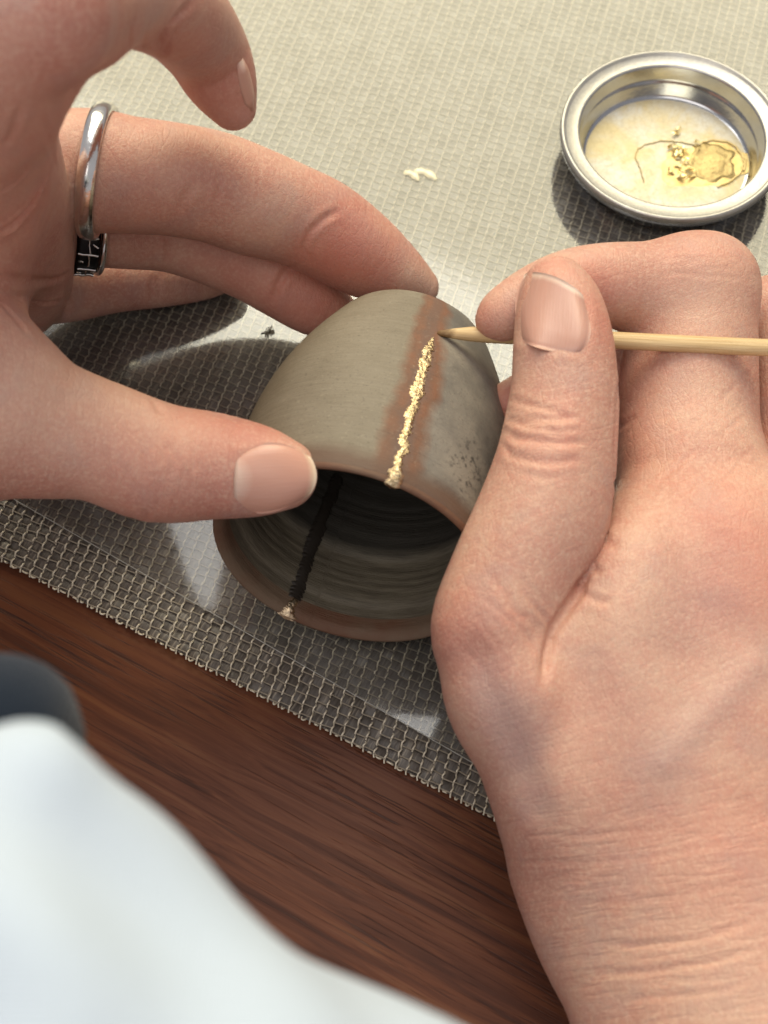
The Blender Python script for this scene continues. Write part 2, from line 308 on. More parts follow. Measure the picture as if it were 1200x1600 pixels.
def m_cup():
    t = NT('stoneware'); o = t.coord('Object')
    at = t.n('ShaderNodeAttribute', attribute_name='cupmap'); sp = t.n('ShaderNodeSeparateColor', {0: at.outputs['Color']})
    dth, ln, side = sp.outputs[0], sp.outputs[1], sp.outputs[2]           # mm from the seam (x/40+.5), length 0..1, 0 outside .5 lip 1 inside
    ax = t.n('ShaderNodeCombineXYZ', {0: t.math('MULTIPLY', dth, 3.), 1: t.math('MULTIPLY', ln, 42.), 2: side}).outputs[0]
    turn = t.noise(ax, 1.6, 6, .62); tf = t.noise(t.n('ShaderNodeCombineXYZ', {0: t.math('MULTIPLY', dth, 14.), 1: t.math('MULTIPLY', ln, 260.)}).outputs[0], 1., 3)
    blot = t.noise(o, 75, 4, .6); fine = t.noise(o, 900, 3, .6); sp_ = t.noise(o, 900, 4, .6)
    olive = t.mix(t.math('ADD', t.math('MULTIPLY', t.ramp(turn, [(.3, 0.), (.7, 1.)]), .55), t.math('MULTIPLY', t.ramp(blot, [(.35, 0.), (.65, 1.)]), .45)), V4(.172, .142, .101), V4(.238, .203, .152))
    grey = t.mix(t.ramp(blot, [(.36, 0.), (.62, 1.)]), V4(.135, .122, .108), V4(.25, .222, .185))
    mm = t.math('MULTIPLY', t.math('SUBTRACT', dth, .5), 40.)
    mmn = t.math('ADD', mm, t.math('MULTIPLY', t.math('SUBTRACT', t.noise(o, 150, 4), .5), 4.5))
    body = t.mix(t.ramp(t.math('MULTIPLY_ADD', mmn, .1, .45), [(.45, 0.), (.75, 1.)]), olive, grey)
    body = t.mix(t.math('MULTIPLY', t.ramp(t.math('MULTIPLY_ADD', mmn, -.025, 0.), [(.50, 0.), (.95, 1.)]), .75), body, V4(.115, .088, .052))
    band = t.math('MULTIPLY', t.ramp(t.math('MULTIPLY_ADD', mmn, .1, .5), [(.02, 0.), (.20, 1.)]), t.ramp(t.math('MULTIPLY_ADD', mmn, .1, .5), [(.72, 1.), (.95, 0.)]))
    bandc = t.mix(t.ramp(t.noise(o, 260, 3), [(.35, 0.), (.65, 1.)]), V4(.205, .088, .047), V4(.150, .078, .049))
    inb = t.ramp(t.math('MULTIPLY_ADD', t.math('ABSOLUTE', mmn), .1, 0.), [(.09, 1.), (.2, 0.)])
    bandc = t.mix(t.math('MULTIPLY', inb, .55), bandc, V4(.13, .085, .07))
    ext = t.mix(t.math('MULTIPLY', band, .95), body, bandc)
    grit = t.ramp(t.noise(o, 2200, 2, .5), [(.60, 0.), (.70, 1.)]); ext = t.mix(t.math('MULTIPLY', grit, .35), ext, V4(.07, .058, .045)); pal = t.ramp(t.noise(o, 1500, 2, .5), [(.62, 0.), (.72, 1.)]); ext = t.mix(t.math('MULTIPLY', pal, .25), ext, V4(.36, .31, .23))
    soot = t.math('MULTIPLY', t.ramp(sp_, [(.52, 0.), (.62, 1.)]), t.ramp(t.math('MULTIPLY_ADD', t.math('ABSOLUTE', t.math('SUBTRACT', mmn, 12.5)), .1, t.math('MULTIPLY', t.math('ABSOLUTE', t.math('SUBTRACT', ln, .20)), 3.)), [(.28, 1.), (.6, 0.)]))
    ext = t.mix(t.math('MULTIPLY', soot, .75), ext, V4(.035, .033, .032))
    nick = t.ramp(t.noise(t.n('ShaderNodeCombineXYZ', {0: t.math('MULTIPLY', dth, 40.), 1: t.math('MULTIPLY', ln, 110.)}).outputs[0], 1., 1), [(.76, 0.), (.80, 1.)])
    ext = t.mix(t.math('MULTIPLY', nick, .7), ext, V4(.04, .035, .03))
    ext = t.mix(t.ramp(t.math('ADD', ln, t.math('MULTIPLY', t.math('SUBTRACT', blot, .5), .08)), [(.04, .9), (.10, 0.)]), ext, V4(.115, .066, .045))
    inn = t.mix(t.ramp(turn, [(.35, 0.), (.65, 1.)]), V4(.105, .088, .062), V4(.175, .148, .104))
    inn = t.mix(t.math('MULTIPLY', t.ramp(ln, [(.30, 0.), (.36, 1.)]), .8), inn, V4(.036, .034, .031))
    lip = t.mix(t.ramp(blot, [(.38, 0.), (.64, 1.)]), V4(.160, .078, .046), V4(.185, .125, .082))
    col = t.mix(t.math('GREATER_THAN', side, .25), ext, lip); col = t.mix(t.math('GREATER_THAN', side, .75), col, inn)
    h = t.math('ADD', t.math('ADD', t.math('MULTIPLY', tf, .8), t.math('MULTIPLY', fine, .7)), t.math('SUBTRACT', t.math('MULTIPLY', turn, 1.2), t.math('MULTIPLY', nick, 1.5)))
    t.P(Base_Color=col, Roughness=.58, Specular_IOR_Level=.32, Normal=t.bump(h, .38, .00035)); return t.m
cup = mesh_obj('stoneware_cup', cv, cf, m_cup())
cup_root = cup
ca = cup.data.color_attributes.new('cupmap', 'FLOAT_COLOR', 'POINT')
ths = np.arange(NTH+1)/NTH*2*np.pi; dl = (np.angle(np.exp(1j*(ths-TH0))))*24.3/40+.5
if TH0 is not None:                        # orient so that positive mm lies to the right in the photo
    pr_, pl_ = proj(curve_pt(.0243, .02, TH0+.2))[0], proj(curve_pt(.0243, .02, TH0-.2))[0]
    SG = 1. if pr_ > pl_ else -1.
dl = (dl-.5)*SG+.5
side = np.zeros(cn); side[:NIN] = 1.; side[NIN:NIN+6] = .5
arr = np.zeros((cn, NTH+1, 4)); arr[..., 0] = dl[None]; arr[..., 1] = (np.array(prof)[:, 1]/LC).clip(0, 1)[:, None]; arr[..., 2] = side[:, None]; arr[..., 3] = 1
ca.data.foreach_set('color', arr.ravel().astype(np.float32))
tag(cup, 'grey brown stoneware cup with a gold filled crack, lying tilted between two hands', 'cup')
# gold seam: crumpled ribbon over the crack
gold = m_metal('bright_gold_leaf', (.36, .26, .14), .14, .7, 1500., (.78, .62, .40))
def ribbon(path, widths, nrm, h=.0003, sub=7, rough=1., zn=.14):
    path = np.array(path); n = len(path); tt = np.linspace(0, n-1, n*sub*3)
    p = np.stack([np.interp(tt, range(n), path[:, k]) for k in range(3)], -1); w = np.interp(tt, range(n), widths); nn = np.stack([np.interp(tt, range(n), np.array(nrm)[:, k]) for k in range(3)], -1)
    d = np.gradient(p, axis=0); d /= np.linalg.norm(d, axis=1)[:, None]; s = np.cross(d, nn); s /= np.linalg.norm(s, axis=1)[:, None]
    m = 9; a = np.linspace(-1, 1, m); N = len(tt)
    r = rng.normal(0, 1, (N, m)); r = (r+np.roll(r, 1, 0)+np.roll(r, 2, 0)+np.roll(r, 3, 0))*.55; sm = lambda q: sum(np.roll(q, k_) for k_ in range(9))*.34+q*.25
    wl = w*(1+.20*sm(rng.normal(0, 1, N))*rough+.16*rng.normal(0, 1, N)*rough).clip(.35, 1.7); wr = w*(1+.20*sm(rng.normal(0, 1, N))*rough+.16*rng.normal(0, 1, N)*rough).clip(.35, 1.7)
    off = np.where(a[None] < 0, a[None]*wl[:, None], a[None]*wr[:, None])
    z = h*(1-a**2)[None]*1.1+h*zn*r*(1-a**4)[None]-.00012*(np.abs(a)[None] > .9)
    v = p[:, None]+off[..., None]*s[:, None]+z[..., None]*nn[:, None]+(rng.normal(0, .00004, (N, m))*rough)[..., None]*d[:, None]
    i = np.arange(N*m).reshape(N, m); return v.reshape(-1, 3), np.stack([i[:-1, :-1], i[1:, :-1], i[1:, 1:], i[:-1, 1:]], -1).reshape(-1, 4)
def radial(p): q = p-MC; q = q-AX*(q@AX); return q/np.linalg.norm(q)
v, f = ribbon(seam, [.0011, .0008, .0010, .0010, .0008, .0010, .0011, .0010, .0003], [radial(p) for p in seam], .00016, 7, 1., .30)
tag(mesh_obj('gold_seam', v, f, gold, cup))
th_l = ang_of(seam[0])
lipp = [curve_pt(SC*.0252, .0016, th_l), curve_pt(SC*.0249, .0003, th_l), curve_pt(SC*.0242, -.0004, th_l), curve_pt(SC*.0233, .0001, th_l), curve_pt(SC*.0229, .0015, th_l)]
ln_ = [radial(lipp[0]), (radial(lipp[0])-AX)*.7, -AX, (-AX-radial(lipp[0])*.5), -radial(lipp[0])]
v, f = ribbon(lipp, [.0012, .0013, .0013, .0012, .001], ln_, .00035, 5, .5); tag(mesh_obj('gold_rim_fill', v, f, gold, cup, smooth=True))
th_i = ang_of(hit_cup(452, 955))
lip2 = [curve_pt(SC*.0250, .0012, th_i), curve_pt(SC*.0245, -.0003, th_i), curve_pt(SC*.0237, -.0003, th_i), curve_pt(SC*.0229, .0010, th_i), curve_pt(SC*.0228, .0034, th_i+.01)]
ln2 = [radial(lip2[0]), (radial(lip2[0])-AX)*.7, -AX, (-AX-radial(lip2[0])*.6), -radial(lip2[0])]
v, f = ribbon(lip2, [.0013, .0014, .0013, .0010, .0004], ln2, .0003, 5, .8); tag(mesh_obj('gold_rim_fill', v, f, m_metal('pale_gold_leaf', (.92, .72, .48), .30, .5, 1500.), cup, smooth=True))
# dark lacquer line running down the inside
il = []; 
ipx = [(458, 936), (466, 915), (474, 893), (482, 868), (492, 838), (504, 806), (517, 772), (527, 745)]
il = [h for h in (hit_cup(*p) for p in ipx) if h is not None]
il = [p-radial(p)*.0003 for p in il]
v, f = ribbon(il, [.0013, .0015, .0013, .0012, .0013, .0013, .0012, .0012][:len(il)], [-radial(p) for p in il], .0003, 6, .55, .0)
lq = NT('dark_lacquer'); lq.P(Base_Color=V4(.030, .023, .017), Roughness=.55); tag(mesh_obj('lacquer_line', v, f, lq.m, cup))
# ---------------------------------------------------------------- dish
dc = ground(1050, 211, .0090); dc[2] = 0
def lathe(name, pts, mat, n=128, parent=None, wob=0.):
    pts = np.array(pts); a = np.arange(n)/n*2*np.pi; k = len(pts)
    X = np.stack([pts[:, 0][:, None]*np.cos(a)*(1+wob*np.sin(3*a)), pts[:, 0][:, None]*np.sin(a), np.repeat(pts[:, 1][:, None], n, 1)], -1)
    i = np.arange(k*n).reshape(k, n); i2 = np.roll(i, -1, 1)
    return mesh_obj(name, X.reshape(-1, 3), np.stack([i[:-1], i2[:-1], i2[1:], i[1:]], -1).reshape(-1, 4), mat, parent)
steel = m_metal('stamped_steel', (.46, .46, .45), .26, .10, 300., (.36, .355, .34))
def m_steel():
    t = NT('stamped_steel'); o = t.coord('Object'); z = t.n('ShaderNodeSeparateXYZ', {0: o}).outputs[2]; n = t.noise(o, 420, 4, .6); sc_ = t.noise(o, 1600, 2)
    rim = t.math('MULTIPLY', t.ramp(t.math('MULTIPLY', z, 100.), [(.915, 0.), (.935, 1.)]), t.math('ADD', .25, t.math('MULTIPLY', n, .5), clamp=True))
    c = t.mix(rim, t.mix(n, V4(.40, .405, .42), V4(.52, .52, .52)), t.mix(t.ramp(sc_, [(.4, 0.), (.65, 1.)]), V4(.34, .30, .22), V4(.46, .42, .33)))
    t.P(Base_Color=c, Metallic=t.math('SUBTRACT', 1., t.math('MULTIPLY', rim, .75)), Roughness=t.math('ADD', .17, t.math('MULTIPLY', rim, .36)), Normal=t.bump(t.math('ADD', n, sc_), .05, .0003)); return t.m
steel = m_steel()
dish = lathe('metal_dish', [(0.0, .0012), (.0100, .0012), (.0186, .0012), (.0192, .0018), (.0196, .0046), (.0200, .0052), (.0203, .0058), (.0206, .0089), (.0208, .0093), (.0212, .0094), (.0236, .0095), (.0239, .0097), (.0243, .0101), (.0247, .0101), (.0250, .0097), (.0251, .0088), (.0250, .0078), (.0245, .0071), (.0238, .0071), (.0236, .0078), (.0216, .0078), (.0211, .0070), (.0206, .0040), (.0202, .0008), (.0196, .0001), (.0, .0001)], steel, 160)
dish.location = dc; tag(dish, 'small round shallow metal dish with a rolled rim, holding gold powder', 'dish')
def m_powder():
    t = NT('gold_wash'); o = t.coord('Object'); a = t.noise(o, 110, 5, .65, .6); b = t.noise(o, 700, 3, .6); v = t.n('ShaderNodeTexVoronoi', {'Vector': o, 'Scale': 620.}, feature='DISTANCE_TO_EDGE')
    c = t.mix(t.ramp(a, [(.36, 0.), (.60, 1.)]), V4(.82, .78, .66), V4(.80, .66, .36))
    c = t.mix(t.math('MULTIPLY', t.ramp(b, [(.5, 0.), (.75, 1.)]), .35), c, V4(.52, .40, .18))
    c = t.mix(t.ramp(v.outputs['Distance'], [(0., .22), (.08, 0.)]), c, V4(.5, .38, .16))
    t.P(Base_Color=c, Roughness=.55, Metallic=.0, Specular_IOR_Level=.3, Normal=t.bump(t.math('ADD', a, b), .25, .0004)); return t.m
gp = empty('gold_powder', (dc[0], dc[1], .0012)); tag(gp, 'gold powder spread and gathered in a glossy pool inside the round dish', 'gold powder')
n = 96; a = np.arange(n)/n*2*np.pi; rr = np.linspace(0, 1, 14)
X = []
for r in rr: X.append(np.stack([np.cos(a)*r*.0183*(1+.004*np.sin(7*a)), np.sin(a)*r*.0183, np.full(n, .00022*(1-r**8))+.00008*np.sin(a*5+r*9)*r*(1-r)], -1))
i = np.arange(14*n).reshape(14, n); i2 = np.roll(i, -1, 1)
o = mesh_obj('dried_wash', np.concatenate(X), np.stack([i[:-1], i[1:], i2[1:], i2[:-1]], -1).reshape(-1, 4), m_powder(), gp)
def pool(cx, cy, rx, ry, h, name, mat, seed, rim=0., amp=.10):
    r_ = np.random.default_rng(seed); n = 72; a = np.arange(n)/n*2*np.pi
    ed = 1+amp*np.sin(2*a+r_.random()*6)+amp*.6*np.sin(5*a+r_.random()*6)+amp*.4*np.sin(9*a+r_.random()*6)
    X = []
    for r in np.linspace(0, 1, 20):
        z = h*(1-r**3)+rim*np.exp(-((r-.82)/.1)**2)*(1+.5*np.sin(7*a+seed))
        X.append(np.stack([cx+np.cos(a)*rx*r*ed, cy+np.sin(a)*ry*r*ed, np.full(n, .0002)+z+h*.25*r_.normal(0, 1, n)*r*(1-r)], -1))
    i = np.arange(20*n).reshape(20, n); i2 = np.roll(i, -1, 1)
    return mesh_obj(name, np.concatenate(X), np.stack([i[:-1], i[1:], i2[1:], i2[:-1]], -1).reshape(-1, 4), mat, gp)
def dl_(x, y): p = ground(x, y, .0014); return p[0]-dc[0], p[1]-dc[1]
def m_paste():
    t = NT('olive_gold'); o = t.coord('Object'); a = t.noise(o, 300, 4, .6, .8); b = t.noise(o, 1400, 3)
    t.P(Base_Color=t.mix(t.ramp(a, [(.35, 0.), (.65, 1.)]), V4(.23, .16, .05), V4(.46, .34, .13)), Metallic=.35, Roughness=.36, Normal=t.bump(t.math('ADD', a, t.math('MULTIPLY', b, .4)), .5, .0005)); return t.m
gd = m_paste(); gb = m_metal('gold_flake', (.95, .76, .36), .28, .2, 1500., (.98, .85, .5))
gs = m_metal('gold_smear', (.62, .45, .17), .42, .4, 500., (.74, .58, .28)); gs.node_tree.nodes['Principled BSDF'].inputs['Metallic'].default_value = .5
x, y = dl_(1100, 258); pool(x, y, .0098, .0072, .00018, 'gold_smear', gs, 3, 0, .16)
x, y = dl_(1112, 254); pool(x, y, .0064, .0054, .00030, 'gold_pool', gd, 5, .00016, .13)
def ring_line(px, r, mat, name):
    p = np.array([(*dl_(*q), .00035) for q in px]); n = len(p); tt = np.linspace(0, n-1, n*6)
    p = np.stack([np.interp(tt, range(n), p[:, k]) for k in range(3)], -1); p[:, :2] += rng.normal(0, .00008, (len(tt), 2))
    return mesh_obj(name, *tubes(p[None], r, 5), mat, gp)
ring_line([(1006, 285), (1000, 265), (992, 245), (997, 233), (1010, 226), (1035, 221), (1060, 222), (1078, 226), (1086, 229)], .00012, gd, 'dried_outline')
ring_line([(1086, 230), (1095, 224), (1112, 220), (1135, 222), (1150, 230), (1158, 243), (1163, 256), (1156, 272), (1140, 285), (1122, 292)], .00026, gs, 'dried_outline')
ring_line([(1150, 232), (1165, 250), (1162, 268)], .0003, gs, 'dried_outline')
flake_meshes = []
for k in range(5):
    n = 7; a = np.sort(rng.random(n))*2*np.pi; r = .0005+rng.random(n)*.0005
    v = np.concatenate([[[0, 0, .00035]], np.stack([np.cos(a)*r, np.sin(a)*r, rng.normal(.0, .00016, n)], -1)]); fo = mesh_obj('gold_flake', v, [[0, j+1, (j+1) % n+1] for j in range(n)], gb, gp, smooth=False); flake_meshes.append(fo.data)
    if k == 0: pass
    bpy.data.objects.remove(fo)
for k in range(26):
    if k < 26: px = (1064+rng.normal(0, 11), 254+rng.normal(0, 15))
    else: px = (1110+rng.normal(0, 28), 228+rng.normal(0, 7))
    fo = bpy.data.objects.new('gold_flake', flake_meshes[k % 5]); COL.objects.link(fo); fo.parent = gp
    x, y = dl_(*px); fo.location = (x, y, .0006+rng.random()*.0005); fo.rotation_euler = (rng.normal(0, .45), rng.normal(0, .45), rng.random()*6.28); s = .7+rng.random()*.9; fo.scale = (s*1.3, s*.8, s)
# ---------------------------------------------------------------- bamboo skewer
tip = hit_cup(684, 521)
tip_d = proj(tip)[2]; print('skewer tip depth', tip_d, 'z', tip[2])
S1 = P(1200, 543, .2435)
sd = S1-tip; sl = np.linalg.norm(sd); sd /= sl; tip = tip-sd*.0002
def m_bamboo():
    t = NT('bamboo'); at = t.n('ShaderNodeAttribute', attribute_name='along'); sp = t.n('ShaderNodeSeparateColor', {0: at.outputs['Color']})
    v = t.n('ShaderNodeCombineXYZ', {0: t.math('MULTIPLY', sp.outputs[0], 9.), 1: t.math('MULTIPLY', sp.outputs[1], 26.)}).outputs[0]
    n1 = t.noise(v, 1., 4, .6); c = t.mix(t.ramp(n1, [(.35, 0.), (.65, 1.)]), V4(.50, .33, .15), V4(.68, .50, .27))
    ln = t.math('ADD', sp.outputs[0], t.math('MULTIPLY', t.math('SUBTRACT', t.noise(t.coord('Object'), 900, 2), .5), .02))
    c = t.mix(t.ramp(ln, [(.018, .95), (.034, 0.)]), c, V4(.16, .085, .03))
    t.P(Base_Color=c, Roughness=.5, Specular_IOR_Level=.35, Normal=t.bump(n1, .3, .0003)); return t.m
sl_t = np.concatenate([[0, .0003, .0008, .0016, .003, .006, .010, .014, .02], np.linspace(.026, .145, 40)]); sr = np.interp(sl_t, [0, .0003, .0008, .0016, .003, .006, .010, .145], [.00005, .00040, .00058, .00068, .00092, .0013, .00150, .00150])
s1 = np.cross(sd, [0, 0, 1.]); s1 /= np.linalg.norm(s1); s2 = np.cross(s1, sd); k = 20; a = np.arange(k)/k*2*np.pi
wx = .0002*np.sin(sl_t*90)
X = tip+sl_t[:, None, None]*sd+(wx[:, None, None]*s2)+sr[:, None, None]*(np.cos(a)[None, :, None]*s1+np.sin(a)[None, :, None]*s2)*(1+.05*np.sin(3*a)[None, :, None])
i = np.arange(len(sl_t)*k).reshape(-1, k); i2 = np.roll(i, -1, 1)
fs = np.stack([i[:-1], i2[:-1], i2[1:], i[1:]], -1).reshape(-1, 4).tolist()+[i[-1].tolist()]
sk = mesh_obj('bamboo_skewer', X.reshape(-1, 3), fs, m_bamboo())
at = sk.data.color_attributes.new('along', 'FLOAT_COLOR', 'POINT'); arr = np.zeros((len(sl_t), k, 4)); arr[..., 0] = sl_t[:, None]/.1; arr[..., 1] = (a/6.283)[None]; at.data.foreach_set('color', arr.ravel().astype(np.float32))
tag(sk, 'thin pale bamboo skewer with a dark stained tip touching the gold crack', 'skewer')
# ---------------------------------------------------------------- implicit-surface modelling
def catmull(pts, sub):
    p = np.array(pts, float); n = len(p); q = np.vstack([2*p[0]-p[1], p, 2*p[-1]-p[-2]]); out = []
    for i in range(1, n):
        p0, p1, p2, p3 = q[i-1], q[i], q[i+1], q[i+2]
        for t in np.linspace(0, 1, sub, endpoint=False):
            out.append(.5*((2*p1)+(-p0+p2)*t+(2*p0-5*p1+4*p2-p3)*t*t+(-p0+3*p1-3*p2+p3)*t**3))
    out.append(p[-1]); return np.array(out)
class Field:
    def __init__(s, lo, hi, h):
        s.lo = np.array(lo); s.h = h; s.n = np.ceil((np.array(hi)-lo)/h).astype(int)+1; s.F = np.full(s.n, .02, np.float32)
    def box(s, lo, hi):
        a = np.clip(np.floor((lo-s.lo)/s.h).astype(int), 0, s.n); b = np.clip(np.ceil((hi-s.lo)/s.h).astype(int)+1, 0, s.n); return a, b
    def chain(s, pts, sub=4, flat=None, pad=.009):
        """distance to a tapered tube through pts = (x, y, z, r); flat = (direction, factor)"""
        G = np.full(s.n, .02, np.float32); c = catmull(pts, sub)
        for A, B in zip(c[:-1], c[1:]):
            ra, rb = max(A[3], 1e-4), max(B[3], 1e-4); r = max(ra, rb)+pad
            lo, hi = s.box(np.minimum(A[:3], B[:3])-r, np.maximum(A[:3], B[:3])+r)
            if (hi <= lo).any(): continue
            ax = [((np.arange(lo[k], hi[k])*s.h+s.lo[k])-A[k]).astype(np.float32) for k in range(3)]
            x, y, z = ax[0][:, None, None], ax[1][None, :, None], ax[2][None, None, :]
            d = B[:3]-A[:3]; L2 = max(d@d, 1e-12)
            t = np.clip((x*d[0]+y*d[1]+z*d[2])/L2, 0, 1).astype(np.float32)
            px, py, pz = x-t*d[0], y-t*d[1], z-t*d[2]; D = px*px+py*py+pz*pz
            if flat is not None:
                nn, fk = flat; w = px*nn[0]+py*nn[1]+pz*nn[2]; D = D+w*w*(1/fk**2-1)
            D = np.sqrt(np.maximum(D, 0))-(ra+(rb-ra)*t)
            sl = tuple(slice(lo[k], hi[k]) for k in range(3)); np.minimum(G[sl], D, out=G[sl])
        return G
    def join(s, G, k=.002, k2=None, at=None, R=.01):
        if at is not None:
            ax = [(np.arange(s.n[i])*s.h+s.lo[i]-at[i]).astype(np.float32) for i in range(3)]
            D = np.sqrt(ax[0][:, None, None]**2+ax[1][None, :, None]**2+ax[2][None, None, :]**2)
            w = np.clip(1.5-D/R, 0, 1); kk = k2+(k-k2)*w*w*(3-2*w)
        else: kk = k
        h = np.maximum(kk-np.abs(s.F-G), 0)/kk; s.F = (np.minimum(s.F, G)-h*h*kk*.25).astype(np.float32)
    def mesh(s, relax=2):
        F_ = s.F; F_[0], F_[-1], F_[:, 0], F_[:, -1], F_[:, :, 0], F_[:, :, -1] = (.01,)*6
        I = F_ < 0; c = np.zeros(np.array(F_.shape)-1, np.uint8); sl = (slice(0, -1), slice(1, None))
        for i in range(2):
            for j in range(2):
                for k in range(2): c += I[sl[i], sl[j], sl[k]]
        A = np.argwhere((c > 0) & (c < 8)); ids = np.full(c.shape, -1, np.int32); ids[A[:, 0], A[:, 1], A[:, 2]] = np.arange(len(A))
        val = {(i, j, k): F_[A[:, 0]+i, A[:, 1]+j, A[:, 2]+k].astype(float) for i in range(2) for j in range(2) for k in range(2)}
        acc = np.zeros((len(A), 3)); cnt = np.zeros(len(A))
        for axn in range(3):
            for u in range(2):
                for w in range(2):
                    a = [u, w]; a.insert(axn, 0); b = [u, w]; b.insert(axn, 1); f0, f1 = val[tuple(a)], val[tuple(b)]; m = (f0 < 0) != (f1 < 0)
                    t = np.where(m, f0/np.where(m, f0-f1, 1), 0); p = np.tile(np.array(a, float), (len(A), 1)); p[:, axn] = t; acc[m] += p[m]; cnt[m] += 1
        V = (A+acc/cnt[:, None])*s.h+s.lo
        Q = []
        for axn in range(3):
            s0 = [slice(None)]*3; s1 = [slice(None)]*3; s0[axn] = slice(0, -1); s1[axn] = slice(1, None)
            a_, b_ = I[tuple(s0)], I[tuple(s1)]; E = np.argwhere(a_ != b_); o1, o2 = [(1, 2), (2, 0), (0, 1)][axn]
            E = E[(E[:, o1] > 0) & (E[:, o2] > 0) & (E[:, o1] < F_.shape[o1]-1) & (E[:, o2] < F_.shape[o2]-1)]
            def cid(d1, d2): e = E.copy(); e[:, o1] -= d1; e[:, o2] -= d2; return ids[e[:, 0], e[:, 1], e[:, 2]]
            q = np.stack([cid(1, 1), cid(0, 1), cid(0, 0), cid(1, 0)], -1); fl = ~a_[E[:, 0], E[:, 1], E[:, 2]]; q[fl] = q[fl][:, ::-1]; Q.append(q)
        Q = np.concatenate(Q); Q = Q[(Q >= 0).all(1)]
        ea = np.concatenate([Q[:, k] for k in range(4)]); eb = np.concatenate([Q[:, (k+1) % 4] for k in range(4)])
        deg = np.bincount(ea, minlength=len(V))+np.bincount(eb, minlength=len(V))
        for _ in range(relax):
            L = np.stack([(np.bincount(ea, V[eb, k], len(V))+np.bincount(eb, V[ea, k], len(V)))/np.maximum(deg, 1) for k in range(3)], -1); V = V+.5*(L-V)
        return V, Q
def normals(V, Q):
    n = np.cross(V[Q[:, 2]]-V[Q[:, 0]], V[Q[:, 3]]-V[Q[:, 1]]); N = np.stack([sum(np.bincount(Q[:, j], n[:, k], len(V)) for j in range(4)) for k in range(3)], -1)
    return N/np.maximum(np.linalg.norm(N, axis=1), 1e-12)[:, None]
def px_chain(pts): return [(*P(x, y, d), r*d/F) for x, y, d, r in pts]
def bounds(chains, pad=.004):
    a = np.array([p for c in chains for p in c]); r = a[:, 3:4]; return (a[:, :3]-r).min(0)-pad, (a[:, :3]+r).max(0)+pad
class Sculpt:
    def __init__(s, V, Q):
        s.V, s.Q = V, Q; s.N = normals(V, Q); s.bvh = BVHTree.FromPolygons(V.tolist(), Q.tolist()); s.D = np.zeros(len(V)); s.T = np.zeros((len(V), 4), np.float32); s.T[:, 3] = 1
        s.face = ((CAM-V)*s.N).sum(1) > 0
    def hit(s, x, y):
        h = s.bvh.ray_cast(Vector(CAM), Vector(P(x, y, 1.)-CAM).normalized()); return (np.array(h[0]), np.array(h[1])) if h[0] else None
    def near(s, px, w, step=3.):
        p = [np.array(px[0], float)]
        for a, b in zip(px[:-1], px[1:]):
            L = math.dist(a, b); m = max(1, int(L/step)); p += [np.array(a)+(np.array(b)-a)*t/m for t in range(1, m+1)]
        H = [(h[0], i/max(1, len(p)-1)) for i, q in enumerate(p) if (h := s.hit(*q))]
        if not H: return None
        X = np.array([h[0] for h in H]); tt = np.array([h[1] for h in H])
        m = np.where(((s.V > X.min(0)-w*3) & (s.V < X.max(0)+w*3)).all(1) & s.face)[0]
        if not len(m): return None
        dm = np.full(len(m), 9.); ti = np.zeros(len(m))
        for x, t in zip(X, tt):
            d = ((s.V[m]-x)**2).sum(1); b = d < dm; dm[b] = d[b]; ti[b] = t
        return m, np.sqrt(dm), ti
    def crease(s, px, w=.0005, depth=.0003, lip=.3, red=.12):
        r = s.near(px, w*2)
        if r is None: return
        m, d, t = r; env = np.clip(np.minimum(t, 1-t)*5+.15, 0, 1)
        s.D[m] -= depth*env*(np.exp(-(d/w)**2)-lip*np.exp(-((d-2.2*w)/w)**2)); s.T[m, 0] += red*env*np.exp(-(d/(w*1.6))**2)
    def blob(s, px, w, amt=0., red=0., pale=0., vein=0.):
        r = s.near(px, w)
        if r is None: return
        m, d, t = r; g = np.exp(-(d/w)**2); s.D[m] += amt*g; s.T[m, 0] += red*g; s.T[m, 1] += pale*g; s.T[m, 2] += vein*g
    def flow(s, fn):
        x, y, d = proj(s.V); a, b, m = fn(x, y); s.FL = np.stack([a, b, m, np.ones_like(a)], -1).astype(np.float32)
    def apply(s): s.V = s.V+s.N*s.D[:, None]; s.D[:] = 0; s.N = normals(s.V, s.Q)
    def build(s, name, mat, parent):
        o = mesh_obj(name, s.V, s.Q, mat, parent); ca = o.data.color_attributes.new('tint', 'FLOAT_COLOR', 'POINT'); ca.data.foreach_set('color', s.T.clip(0, 1).ravel()); cb = o.data.color_attributes.new('flow', 'FLOAT_COLOR', 'POINT'); cb.data.foreach_set('color', s.FL.ravel()); return o
